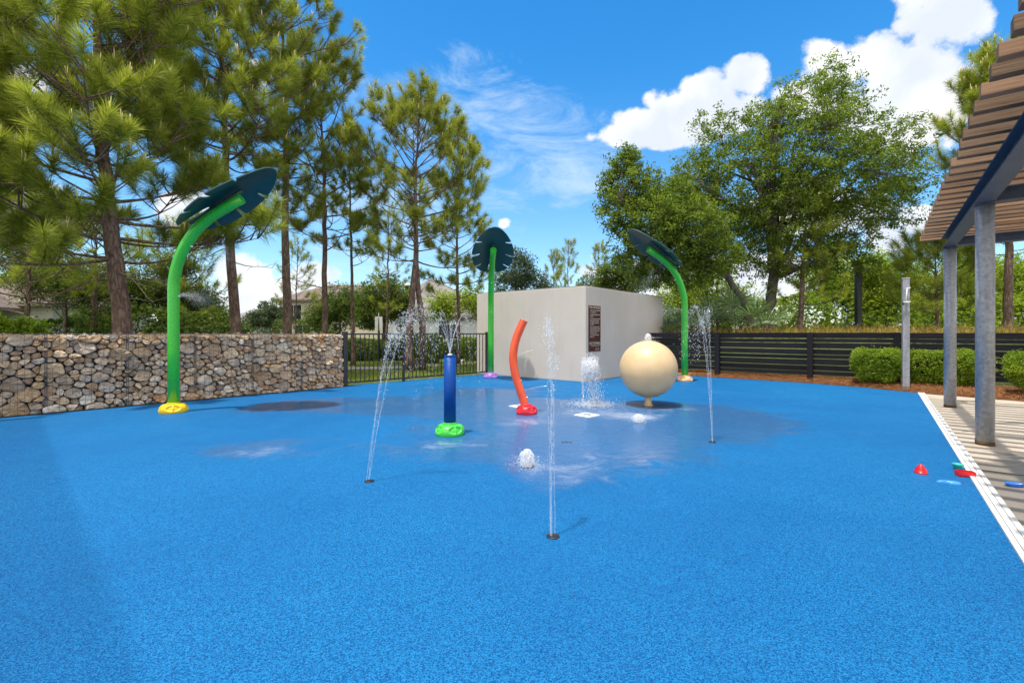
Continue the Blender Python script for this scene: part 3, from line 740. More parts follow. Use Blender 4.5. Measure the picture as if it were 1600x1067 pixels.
# ------------------------------------------------------------------ unseen cloth added left of and behind the camera to shade the pad there
def added_shade_caster():
    m = MT('shade_caster_cloth'); tr = m.N.new('ShaderNodeBsdfTransparent'); mx = m.N.new('ShaderNodeMixShader'); mx.inputs[0].default_value = 0.27
    m.set(color=(0.45, 0.42, 0.36), rough=0.9); m.L.new(tr.outputs[0], mx.inputs[1]); m.L.new(m.b.outputs[0], mx.inputs[2]); m.L.new(mx.outputs[0], m.out.inputs[0])
    d = Vector((-0.737, 0.676, 0)); n = Vector((-0.676, -0.737, 0))
    hz = 4.2; sh = Vector((SUN_FROM.x, SUN_FROM.y, 0))/SUN_FROM.z*hz
    e0 = Vector((-7.3, 7.15, 0))+sh; e1 = Vector((0.9, -0.35, 0))+sh
    root = empty('added_shade_caster', e1, 0, 'unseen, added tan shade sail stretched between steel posts left of the pad', 'shade sail')
    o = e1; L = (e0-e1).length; Wd = 5.0; b = MB(); K = 16; vs = []
    for layer in (0, 0.01):
        for i in range(K+1):
            for j in range(K+1):
                s_, t_ = i/K, j/K; pin = 0.35*math.sin(PI*s_)*(1 if j == K else 0)
                q = d*(L*s_)+n*(Wd*t_-pin); vs.append((q.x, q.y, hz+layer-0.18*math.sin(PI*s_)*math.sin(PI*t_)))
    m1 = (K+1)**2
    fs = [(a*(K+1)+c, (a+1)*(K+1)+c, (a+1)*(K+1)+c+1, a*(K+1)+c+1) for a in range(K) for c in range(K)]
    b.add(vs[:m1], fs, 0, True); b.build('cloth', m.mat, root)
    for t in (0, L):
        for w in (0, Wd):
            q = d*t+n*w; b = MB(); b.tube([(q.x, q.y, 0), (q.x, q.y, hz+.1)], 0.07, 16); b.build('post', M['galv'], root)
added_shade_caster()

# ------------------------------------------------------------------ water play features
def bell(r, h, sub=0.02):
    """moulded footing: rounded collar with four hand pockets, each split by a rib"""
    b = MB(); prof = []
    for i in range(5): prof.append((r*(0.96+0.04*math.sin(i/4*PI/2)), h*0.30*i/4))
    for i in range(1, 31):
        a = i/30*PI/2; prof.append((r*(0.42+0.58*math.cos(a)**0.75), h*(0.30+0.62*math.sin(a))))
    prof += [(r*0.46, h*0.93), (r*0.455, h*1.03), (r*0.42, h*1.05)]
    def fn(p, a):
        k = 4; ph = ((a*k/(2*PI)+0.13) % 1.0)-0.5; hh = p.z/h; rr = math.hypot(p.x, p.y)/r
        if rr < 0.55: return p
        e = abs(ph/0.34)**2.4+abs((hh-0.55)/0.27)**2.4
        if e < 1:
            dep = min(1, (1-e)*3.0)*0.13
            if abs(ph) < 0.045: dep *= 0.2
            return Vector((p.x*(1-dep), p.y*(1-dep), p.z-dep*0.25*h))
        return p
    b.lathe(prof, 200, fn=fn); return b

def leaf_outline():
    """half outline (x along the midrib from the stalk notch, y to the side), split blade with cuts"""
    pts = []
    n = 60
    for i in range(n+1):
        t = i/n; x = -0.62+t*1.92
        # rounded lobes at the stalk end, pointed-round tip
        y = 0.66*math.sin(PI*min(1, max(0, t))**0.78)**0.62 if 0 < t < 1 else 0.0
        pts.append((x, y))
    return pts
def leaf_panel():
    """flat 20 mm panels: every blade segment between two cuts"""
    b = MB(); NX, NY = 230, 160; x0, x1 = -0.62, 1.30; T = 0.02
    cuts = [(-0.28, 0.36, -0.55), (0.22, 0.40, -0.15), (0.80, 0.36, 0.5)]   # x at the rim, inner y, slant
    def half(x):
        t = (x-x0)/(x1-x0); t = min(max(t, 0), 1)
        return 0.66*(math.sin(PI*t**0.88))**0.52 if 0 < t < 1 else 0
    def inside(x, y):
        ay = abs(y)
        if ay > half(x): return False
        if x < -0.02 and ay < 0.12*((-0.02-x)/0.6)**0.6+0.02: return False       # the notch for the stalk
        for (cx, yi, sl) in cuts:
            if ay > yi:
                w = 0.016+0.040*(ay-yi)/0.35
                if abs(x-(cx+sl*(ay-0.62)*0.55)) < w: return False
        return True
    def zof(x, y): return -0.20*abs(y)**1.25 - 0.05*(x-0.4)**2 + 0.012*math.sin(abs(y)*9)
    vid = {}; vs = []; fs = []
    def vert(i, j, s):
        k = (i, j, s)
        if k not in vid:
            x = x0+(x1-x0)*i/NX; y = -0.7+1.4*j/NY
            vid[k] = len(vs); vs.append((x, y, zof(x, y)+s*T))
        return vid[k]
    cell = [[inside(x0+(x1-x0)*(i+.5)/NX, -0.7+1.4*(j+.5)/NY) for j in range(NY)] for i in range(NX)]
    for i in range(NX):
        for j in range(NY):
            if not cell[i][j]: continue
            fs.append((vert(i, j, 1), vert(i+1, j, 1), vert(i+1, j+1, 1), vert(i, j+1, 1)))
            fs.append((vert(i, j, 0), vert(i, j+1, 0), vert(i+1, j+1, 0), vert(i+1, j, 0)))
            for (di, dj, A, B) in ((-1, 0, (i, j+1), (i, j)), (1, 0, (i+1, j), (i+1, j+1)), (0, -1, (i, j), (i+1, j)), (0, 1, (i+1, j+1), (i, j+1))):
                ii, jj = i+di, j+dj
                if not (0 <= ii < NX and 0 <= jj < NY and cell[ii][jj]):
                    fs.append((vert(*A, 0), vert(*B, 0), vert(*B, 1), vert(*A, 1)))
    # relax the stair-stepped rim
    vs = [Vector(v) for v in vs]; inv = {v: k for k, v in vid.items()}; nb = {}
    for i in range(NX+1):
        for j in range(NY+1):
            if (i, j, 0) not in vid: continue
            cs = [(i-1, j-1), (i, j-1), (i-1, j), (i, j)]
            inn = [0 <= a < NX and 0 <= c < NY and cell[a][c] for a, c in cs]
            if not all(inn): nb[(i, j)] = True
    for _ in range(2):
        new = {}
        for (i, j) in nb:
            acc = Vector((0, 0, 0)); n = 0
            for (a, c) in ((i-1, j), (i+1, j), (i, j-1), (i, j+1)):
                if (a, c) in nb: acc += vs[vid[(a, c, 0)]]; n += 1
            if n == 2: new[(i, j)] = acc/2*0.5+vs[vid[(i, j, 0)]]*0.5
        for (i, j), p in new.items():
            p.z = zof(p.x, p.y); vs[vid[(i, j, 0)]] = p; vs[vid[(i, j, 1)]] = p+Vector((0, 0, T))
    b.add(vs, fs, 0, False)
    return b

def drops(n, fn, name='spray', mat=None, parent=None, seed=0, stretch=1.0):
    """n small stretched droplets; fn(rand) -> (pos, size, velocity direction)"""
    r = random.Random(seed); V = []; F = []
    octf = [(0, 2, 4), (2, 1, 4), (1, 3, 4), (3, 0, 4), (2, 0, 5), (1, 2, 5), (3, 1, 5), (0, 3, 5)]
    for _ in range(n):
        p, s, d = fn(r); p = Vector(p); d = Vector(d); d = d.normalized() if d.length > 1e-6 else Vector((0, 0, 1))
        u = d.orthogonal().normalized(); w = d.cross(u); st = max(1, r.uniform(1.1, 2.6)*stretch); b0 = len(V)
        V += [p+u*s, p-u*s, p+w*s, p-w*s, p+d*s*st, p-d*s*st]
        F += [(a+b0, b+b0, c+b0) for a, b, c in octf]
    o = np_mesh(name, np.array([list(v) for v in V]), np.array(F), 3, mat or M['drop'], parent, smooth=True)
    return o

def palm_feature(base, heading, bellmat, label, proto=None):
    if proto is None:
        root = empty('leaf_shower')
        pts = [Vector((0, 0, 0.08)), Vector((0, 0, 1.0)), Vector((0, 0, 2.0))]
        Rr = 1.48
        for i in range(1, 15):
            a = R(60)*i/14; pts.append(Vector((Rr*(1-math.cos(a)), 0, 2.0+Rr*math.sin(a))))
        e = pts[-1]; t = Vector((math.cos(R(30)), 0, math.sin(R(30)))); pts.append(e+t*0.22); pts.append(e+t*0.44)
        b = MB(); b.tube(pts, 0.084, 32); b.build('pole', M['green_pole'], root)
        lp = leaf_panel().build('leaf_canopy', M['leaf_panel'], root)
        lp.location = e-t*0.10+Vector((-0.05, 0, 0.14)); lp.rotation_euler = (0, -R(32), 0); lp.scale = (0.93, 0.86, 1)
        b = MB(); b.tube([e+t*-0.5+Vector((-.035, 0, .075)), e+t*0.5+Vector((-.055, 0, .095))], 0.035, 10); b.build('mounting_rib', M['leaf_panel'], root)
        b = MB(); q = pts[9]; b.tube([q, q+Vector((0.115, 0, -0.03))], 0.012, 10); b.build('nozzle', M['white'], root)
        b = MB(); b.tube([pts[1]+Vector((0.0, 0, .9)), pts[1]+Vector((0.105, 0, .9))], 0.012, 10); b.build('nozzle', M['white'], root)
        f = bell(0.205, 0.155).build('footing', bellmat, root)
    else:
        root = copy_tree(proto)
        for ch in [k for k in bpy.data.objects if k.parent == root and k.name.startswith('footing')]:
            ch.data = ch.data.copy(); ch.data.materials[0] = bellmat
    root.location = base; root.rotation_euler = (0, 0, heading)
    tag(root, label, 'leaf shower', 'leaf topped water showers'); return root
p1 = palm_feature(Vector((-5.55, 7.60, 0)), R(0), M['yellow'], 'leaf topped green shower pole standing in a yellow footing by the stone wall')
p2 = palm_feature(Vector((-0.61, 13.4, 0)), R(-84), M['purple'], 'leaf topped green shower pole in a purple footing before the stucco building', p1)
p3 = palm_feature(Vector((4.66, 12.5, 0)), R(196), M['peach'], 'leaf topped green shower pole in a peach footing behind the cream ball', p1)

def mist(base, direction, n, L, spread, label, seed, size=0.0035, grav=0.5):
    d = Vector(direction).normalized(); base = Vector(base)
    def fn(r):
        t = r.random()**0.7; o = Vector((r.gauss(0, 1), r.gauss(0, 1), r.gauss(0, 1)))*spread*(0.06+t)
        return base+d*(t*L)+o*0.5+Vector((0, 0, -grav*t*t*L)), size*r.uniform(.5, 1.3), d
    o = drops(n, fn, 'water_spray', M['mist'], None, seed, 0.6); tag(o, label, 'water spray', 'fine sprays from the leaf showers'); return o
mist((-5.44, 7.58, 1.93), (1, -0.15, -0.08), 3200, .55, .16, 'thin fan of mist from the side of the yellow footed shower', 1, .0022, .15)
mist((-4.75, 7.6, 2.83), (0.25, -.1, -1), 1800, .42, .14, 'fine mist falling under the big leaf by the stone wall', 2, .0022, 0)
mist((4.56, 12.45, 1.93), (-1, -0.35, -0.1), 9000, 1.5, .5, 'wide mist drifting from the peach footed shower toward the building', 3, .0026, .1)
mist((3.72, 12.2, 3.0), (-.45, -.2, -1), 4200, 1.1, .4, 'mist falling under the leaf of the peach footed shower', 4, .0026, 0)

def blue_post():
    g = G(703, 678.5); root = empty('spray_post', g, 0, 'short deep blue spray post standing in a lime green footing', 'spray post')
    b = MB(); b.tube([(0, 0, 0.1), (0, 0, 1.0)], 0.077, 32); b.tube([(0, 0, 0.998), (0, 0, 1.012)], 0.079, 32)
    b.build('column', M['blue_post'], root)
    bell(0.185, 0.15).build('footing', M['lime'], root)
    b = MB(); b.tube([(0, 0, 1.01), (0, 0, 1.03)], 0.03, 16); b.build('nozzle', M['white'], root)
    # jets fanning from the top: a thing of its own
    b = MB(); rr = random.Random(8); start = g+Vector((0, 0, 1.03)); paths = []
    for k in range(9):
        a = 2*PI*k/9+0.25; vh = 0.62+0.10*rr.random(); vz = 2.75+0.5*rr.random()
        pts = []; tt = np.linspace(0, 0.40+0.16*rr.random(), 15)
        for t in tt: pts.append(start+Vector((vh*math.cos(a)*t, vh*math.sin(a)*t, vz*t-4.9*t*t)))
        b.tube(pts, [0.0042-0.0018*i/14 for i in range(15)], 5, False); paths.append((a, vh, vz))
    w = b.build('water_fan', M['jet']); tag(w, 'crown of thin water arcs above the blue spray post', 'water jet')
    def fn(r):
        a, vh, vz = r.choice(paths); t = r.uniform(0.3, 0.78)
        p = start+Vector((vh*math.cos(a)*t, vh*math.sin(a)*t, vz*t-4.9*t*t))+Vector((r.gauss(0, .02), r.gauss(0, .02), r.gauss(0, .03)))
        p.z = max(p.z, 0.01); return p, r.uniform(.002, .0045), (0, 0, 1)
    drops(1000, fn, 'droplets', M['drop'], w, 3)
blue_post()

def red_pipe():
    g = G(823, 646); root = empty('bent_spray_pipe', g, 0, 'bent orange red spray pipe rising from a crimson footing', 'spray pipe')
    Y = g.y; pts = []
    raw = [(822, 642), (817, 622), (810, 602), (804.5, 582), (802, 562), (803, 545), (807, 528), (813, 513), (818.5, 501)]
    for (x, y) in raw: pts.append(P(x, y, Y)-g)
    # smooth
    fine = []
    for i in range(len(pts)-1):
        p0, p1, p2_, p3_ = pts[max(i-1, 0)], pts[i], pts[i+1], pts[min(i+2, len(pts)-1)]
        for s in range(5):
            t = s/5; fine.append(0.5*((2*p1)+(p2_-p0)*t+(2*p0-5*p1+4*p2_-p3_)*t*t+(3*p1-p0-3*p2_+p3_)*t**3))
    fine.append(pts[-1])
    b = MB(); b.tube(fine, 0.066, 28); b.tube([fine[-1]-(fine[-1]-fine[-2])*.3, fine[-1]+(fine[-1]-fine[-2])*.25], 0.0685, 28); b.build('pipe', M['orange'], root)
    f = bell(0.17, 0.145).build('footing', M['crimson'], root)
    b = MB(); q = fine[12]; b.tube([q, q+Vector((.075, -.02, -.0))], 0.01, 8); b.build('nozzle', M['white'], root); b = MB(); b.tube([fine[5], fine[5]+Vector((.08, -.02, 0.02))], 0.01, 8); b.build('nozzle', M['white'], root)
    for (q, l, lab) in ((fine[22]+g, .35, 'short side jet leaving the upper bend of the orange red pipe'), (fine[8]+g, .5, 'short side jet leaving the orange red pipe just above its footing')):
        b = MB(); b.tube([q+Vector((0.07+l*t*.7, -0.04*t, 0.13*t-0.05*t*t)) for t in np.linspace(0, 1, 8)], [0.0035+0.0003*t for t in range(8)], 5, False)
        w = b.build('side_jet', M['jet']); tag(w, lab, 'water jet', 'side jets of the bent pipe')
red_pipe()

def ball():
    g = Vector((2.44, 8.30, 0)); root = empty('water_ball', g, 0, 'large cream ball fountain on a short pedestal with bubbling top', 'ball fountain')
    b = MB(); n = 48; prof = []
    r = 0.505; zc = 0.655
    for i in range(1, n): a = -PI/2+PI*i/n; prof.append((r*math.cos(a), zc+r*math.sin(a)))
    b.lathe(prof, 96); b.build('ball', M['cream'], root)
    b = MB(); b.lathe([(0.085, 0), (0.08, 0.02), (0.058, 0.03), (0.056, 0.17), (0.075, 0.185)], 32); b.build('pedestal', M['cream'], root)
    return g
gb = ball()

def froth(name, c, rx, rz, seed, label, group=None, nd=260, k_=3, jag=0.35, mat='froth', extra=0.0):
    """a bubbling head of water: lumpy froth made of many small blobs plus loose drops"""
    c = Vector(c)
    def fn(r):
        a = r.uniform(0, 2*PI); h = r.random(); w = math.sqrt(max(.06, 1-((h-.48)/.55)**2))*rx*(r.random()**0.6)*(0.8+0.35*abs(math.sin(a*2.5+h*7)))
        p = c+Vector((w*math.cos(a), w*math.sin(a), h*rz)); return p, r.uniform(.002, .0055), Vector((r.gauss(0, .4), r.gauss(0, .4), 1))
    o = drops(nd*k_, fn, name, M[mat], None, seed)
    def fn2(r):
        a = r.uniform(0, 2*PI); d = rx*(0.7+abs(r.gauss(0, 1.1+extra))); p = c+Vector((d*math.cos(a), d*math.sin(a), max(0.004-c.z, 0)+abs(r.gauss(0, rz*0.35))))
        return p, r.uniform(.0018, .0042), (0, 0, 1)
    drops(int(nd*0.5), fn2, 'droplets', M['drop'], o, seed+1)
    tag(o, label, 'water bubbler', group); return o
froth('bubbling_water', gb+Vector((0, 0, 1.145)), 0.055, 0.14, 21, 'white froth bubbling out of the top of the cream ball', None, 420)
froth('bubbling_water', G(823, 730), 0.075, 0.17, 22, 'low round bubbler nearest the camera, left of the tall jet', 'low bubblers on the pad', 620)
froth('bubbling_water', G(998, 660), 0.09, 0.12, 24, 'low ragged bubbler in front of the cream ball', 'low bubblers on the pad', 480)

def jet(base, strands, label, seed, rad=0.0038, extra=700, g=4.9, spread=0.02):
    """strands: list of (vx,vy,vz, t_end)"""
    base = Vector(base); rr = random.Random(seed); root = None; b = MB()
    for (vx, vy, vz, te) in strands:
        n = 26; pts = []; rads = []
        ox, oy = rr.uniform(-.02, .02), rr.uniform(-.02, .02)
        for i in range(n):
            t = te*0.62*i/(n-1); j = 0.0012*i/4
            pts.append(base+Vector((ox+vx*t+rr.gauss(0, j), oy+vy*t+rr.gauss(0, j), 0.01+vz*t-g*t*t)))
            rads.append(rad*(1-0.55*i/n)*rr.uniform(.75, 1.2))
        b.tube(pts, rads, 6, False)
    o = b.build('water_jet', M['jet'])
    def fn(r):
        vx, vy, vz, te = r.choice(strands); q = r.random(); t = te*(0.10+0.90*q**0.8)
        sp = spread*(0.15+1.6*q*q)
        p = base+Vector((vx*t+r.gauss(0, sp), vy*t+r.gauss(0, sp), max(0.004, 0.01+vz*t-g*t*t+r.gauss(0, sp*1.4))))
        return p, r.uniform(.0012, .0034)*(0.8+0.6*q), Vector((vx, vy, vz-2*g*t))
    drops(extra, fn, 'droplets', M['drop'], o, seed)
    b = MB(); b.lathe([(0.042, 0.0), (0.042, 0.006), (0.036, 0.008)], 24, (base.x, base.y, 0))
    for k in range(3): b.box((base.x+(k-1)*0.022, base.y, 0.0095), (0.008, 0.04, 0.003))
    gr = b.build('ground_nozzle', M['black_metal']); gr.parent = o
    tag(o, label, 'water jet', 'slanting jets rising from the pad'); return o
jet(G(577, 752), [(0.62, 0.0, 5.3, .78), (0.42, .12, 5.0, .72), (0.80, .05, 5.4, .80)], 'slanting water jet left of the blue spray post', 31, extra=1800, spread=.042)
jet(G(864, 838), [(-0.06, 0.05, 5.1, .62), (-.03, .0, 5.0, .55), (0.02, .03, 4.7, .5), (-.05, .03, 5.2, .72)], 'tall thin vertical jet nearest the camera', 32, extra=650, spread=.016)
jet(G(1113, 691), [(-.36, 0.0, 5.6, .92), (-.22, .05, 5.3, .86), (-.12, -.02, 5.5, .80)], 'tall jet right of the cream ball leaning toward it', 33, extra=1400, spread=.03)

def geyser():
    g = G(911, 634); b = MB(); rr = random.Random(2)
    b.tube([g+Vector((rr.gauss(0, .004), 0, z)) for z in np.linspace(0, 0.82, 20)], [0.022+0.006*math.sin(i*1.3) for i in range(20)], 12, False)
    o = b.build('geyser_jet', M['jet']); tag(o, 'thick white geyser foaming at its top in front of the building', 'water jet')
    head = g+Vector((0.12, 0, 0.72))
    def fn(r):
        a, h = r.uniform(0, 2*PI), r.gauss(0, 1); w = 0.155*r.random()**0.5
        return head+Vector((w*math.cos(a), w*math.sin(a), h*0.085-w*.4)), r.uniform(.003, .008), (r.gauss(0, 1), r.gauss(0, 1), 1)
    drops(5000, fn, 'froth_head', M['froth'], o, 5)
    def fn2(r):
        z = r.random()*0.72; s = 0.04+0.06*(1-z)
        return g+Vector((0.18+r.gauss(0, s), r.gauss(0, s), z)), r.uniform(.003, .009), (0, 0, 1)
    drops(1500, fn2, 'falling_water', M['drop'], o, 6)
    def fn3(r):
        a = r.uniform(0, 2*PI); d = abs(r.gauss(0, .3))
        return g+Vector((0.15+d*math.cos(a), d*math.sin(a)*.8, abs(r.gauss(0, .035))+.005)), r.uniform(.003, .008), (0, 0, 1)
    drops(1500, fn3, 'splash', M['drop'], o, 7)
geyser()

def pad_plates():
    for i, (px, py, s, lab) in enumerate(((917, 649, 0.29, 'white square drain plate in front of the white geyser'), (812, 635, 0.28, 'white square drain plate behind the crimson footing'))):
        g = G(px, py); b = MB()
        b.box((0, 0, 0.006), (s, s, 0.012), bev=0.003); r = empty('drain_plate', g, R(42), lab, 'drain cover', 'drain plates on the pad'); b.build('plate', M['white'], r)
        b = MB(); b.lathe([(0.075, 0.0122), (0.07, 0.02), (0.03, 0.022)], 24); b.build('grate', M['galv'], r)
    g = G(886, 691); b = MB()
    for k in range(3): b.box((g.x-0.05+k*0.045, g.y, 0.003), (0.03, 0.035, 0.006), bev=0.001)
    o = b.build('drain_cover', M['black_metal']); tag(o, 'tiny dark slotted drain in the middle of the pad', 'drain cover')
pad_plates()

def toys():
    g = G(1439, 739); b = MB()   # upturned castle mould
    b.lathe([(0.062, 0), (0.06, 0.012), (0.055, 0.014), (0.050, 0.05), (0.034, 0.066), (0.03, 0.075), (0.012, 0.098), (0.004, 0.10)], 8); o = b.build('sand_mould', M['toy_red'], None, g)
    tag(o, 'red pointed sand mould lying alone on the blue pad', 'beach toy')
    g = G(1508, 744); r = empty('toy_truck', g, R(-20), 'red open tray toy beside the white kerb', 'beach toy')
    b = MB(); M4 = Matrix.Identity(4)
    b.box((0, 0, 0.008), (0.15, 0.075, 0.012), bev=0.003)
    for s in (-1, 1):
        b.box((0, s*0.036, 0.032), (0.15, 0.008, 0.05), bev=0.003); b.box((s*0.072, 0, 0.032), (0.008, 0.066, 0.05), bev=0.003)
    b.box((0, 0, 0.056), (0.165, 0.09, 0.006), bev=0.002) if False else None
    b.build('tray', M['toy_red'], r)
    g = G(1508, 738)+Vector((0.02, 0.09, 0)); b = MB(); b.lathe([(0.03, 0), (0.048, 0.055), (0.052, 0.06), (0.052, 0.066), (0.046, 0.066), (0.028, 0.01)], 20); o = b.build('toy_cup', M['toy_teal'], None, g)
    tag(o, 'small teal cup behind the red tray toy', 'beach toy')
    # flat fish shaped mould
    g = G(1487, 755); b = MB(); n = 28; vs = []; 
    def ring(s, z):
        for i in range(n):
            a = 2*PI*i/n; x = 0.075*math.cos(a); y = 0.032*math.sin(a)*(1.15 if math.cos(a) > -.4 else .5)
            if math.cos(a) < -0.80: x -= 0.045; y *= 2.6
            vs.append((x*s, y*s, z))
    ring(1, 0.0); ring(1.0, 0.008); ring(0.8, 0.02); ring(0.4, 0.026)
    fs = [(k*n+i, k*n+(i+1) % n, (k+1)*n+(i+1) % n, (k+1)*n+i) for k in range(3) for i in range(n)]+[tuple(3*n+i for i in range(n))]
    b.add(vs, fs, 0, True); o = b.build('fish_mould', M['toy_sky'], None, g); o.rotation_euler = (0, 0, R(-25))
    tag(o, 'pale blue flat fish mould lying on the blue pad', 'beach toy')
    g = G(1586, 760); r = empty('toy_boat', g, R(-15), 'blue boat shaped dish lying on the concrete deck', 'beach toy')
    b = MB(); vs = []; n = 32
    for (s, z) in ((0.7, 0.0), (0.95, 0.03), (1.0, 0.034), (0.97, 0.036), (0.9, 0.03), (0.6, 0.006)):
        for i in range(n):
            a = 2*PI*i/n; x = 0.085*math.cos(a)*abs(math.cos(a))**0.0; y = 0.045*math.sin(a)*(1-0.35*math.cos(a)); vs.append((x*s, y*s, z))
    fs = [(k*n+i, k*n+(i+1) % n, (k+1)*n+(i+1) % n, (k+1)*n+i) for k in range(5) for i in range(n)]+[tuple(5*n+i for i in range(n))]
    b.add(vs, fs, 0, True); b.build('hull', M['toy_blue'], r)
toys()
for o in list(C.objects):
    if o.get('category') == 'beach toy': o.scale = (.85, .85, .85)

def shower_post():
    g = Vector((9.12, 10.72, 0)); g = P(1415, 608, 10.45); g.z = 0
    r = empty('shower_post', g, R(-30), 'pale grey square shower post rising out of the hedge', 'shower post')
    b = MB(); b.box((0, 0, 1.255), (0.125, 0.125, 2.51), bev=0.006); b.box((0, 0, 2.52), (0.14, 0.14, 0.03), bev=0.004); b.build('post', M['galv'], r)
    b = MB(); b.tube([(0.0, -0.05, 2.28), (0.0, -0.13, 2.28), (-0.02, -0.13, 1.98), (-0.02, -0.05, 1.98)], 0.012, 10); b.tube([(-0.06, -.13, 1.98), (0.06, -.13, 1.99)], 0.014, 10); b.tube([(-.03, -.13, 2.28), (0.06, -.13, 2.30)], 0.012, 10)
    b.build('shower_fitting', M['white'], r)
    b = MB(); b.tube([(-0.06, -.13, 1.97), (-0.07, -.14, 1.93)], 0.018, 12); b.build('tap', M['black_metal'], r)
shower_post()
def camera_pole():
    g = P(1341, 520, 17); g.z = 0
    r = empty('security_pole', g, 0, 'dark square pole with a small round camera among the trees', 'pole')
    b = MB(); b.box((0, 0, 1.92), (0.17, 0.17, 3.84), bev=0.006); b.build('post', M['black_metal'], r)
    b = MB(); b.box((0.07, -0.12, 3.66), (0.04, 0.12, 0.04)); b.lathe([(0.01, -0.13), (0.06, -0.12), (0.085, -0.06), (0.085, 0.0), (0.03, 0.02)], 20, (0.09, -0.2, 3.66)); b.build('camera_housing', M['lensglass'], r)
camera_pole()
def street_bits():
    g = P(592, 520, 21); g.z = 0
    r = empty('street_sign', g, R(8), 'pair of blank white sign plates on a dark post behind the fence', 'street sign')
    b = MB(); b.tube([(0, 0, 0), (0, 0, 2.2)], 0.05, 12); b.build('post', M['black_metal'], r)
    for s in (-1, 1):
        b = MB(); b.box((s*0.095, -0.055, 1.72), (0.14, 0.008, 0.62), bev=0.002); b.build('sign_plate', M['white'], r)
    g = P(637, 520, 27); g.z = 0
    r = empty('street_lamp', g, 0, 'black lantern street lamp seen in the fork of the pine', 'street lamp')
    b = MB(); b.tube([(0, 0, 0), (0, 0, 0.4), (0, 0, 3.6)], [0.09, 0.06, 0.045], 12); b.build('post', M['black_metal'], r)
    b = MB(); b.lathe([(0.08, 3.6), (0.2, 4.0), (0.21, 4.02)], 8); b.build('lantern', M['black_metal'], r)
    b = MB(); b.lathe([(0.22, 4.02), (0.16, 4.12), (0.03, 4.18)], 8); b.build('cap', M['white'], r)
street_bits()

# ------------------------------------------------------------------ vegetation builders
def unit(v): return v/np.maximum(np.linalg.norm(v, axis=-1, keepdims=True), 1e-9)
def perp(D, g):
    r = g.normal(size=D.shape); r = r-D*(r*D).sum(-1, keepdims=True); return unit(r)
def needles(Pb, Db, Lb, n, ln, w, g, droop=0.10, open0=88, open1=34, bent=False):
    """bottlebrush shoots: base points, axis directions, axis lengths"""
    N = len(Pb); P0 = np.repeat(Pb, n, 0); D = np.repeat(Db, n, 0); L = np.repeat(Lb, n)
    t = g.random(N*n)**0.8
    up = np.array([0, 0, 1.0])
    org = P0+D*(L*t)[:, None]
    th = np.radians(open0+(open1-open0)*t+g.normal(0, 12, N*n)); q = perp(D, g)
    nd = D*np.cos(th)[:, None]+q*np.sin(th)[:, None]
    ll = ln*g.uniform(.72, 1.1, N*n)*(0.9+0.1*t)
    nd = unit(nd+up*0.06)
    side = perp(nd, g)*(w/2)
    tip = org+nd*ll[:, None]; tip[:, 2] -= droop*ll*g.uniform(.5, 1.5, N*n)*(1.2-t)
    tnt = np.repeat(g.random(N), n)*0.45+g.random(N*n)*0.4+0.18*t
    if bent:
        mid = org+nd*(ll*0.55)[:, None]
        V = np.stack([org-side, org+side, mid+side*.8, mid-side*.8, tip], 1).reshape(-1, 3)
        b = (np.arange(N*n)*5)[:, None]
        F = np.concatenate([b+np.array([[0, 1, 2]]), b+np.array([[0, 2, 3]]), b+np.array([[3, 2, 4]])], 0)
        return V, F, np.repeat(tnt, 5)
    V = np.stack([org-side, org+side, tip], 1).reshape(-1, 3)
    return V, np.arange(N*n*3).reshape(-1, 3), np.repeat(tnt, 3)

def interp_path(pts, z):
    for i in range(len(pts)-1):
        if pts[i].z <= z <= pts[i+1].z:
            return pts[i].lerp(pts[i+1], (z-pts[i].z)/(pts[i+1].z-pts[i].z))
    return pts[-1].copy()

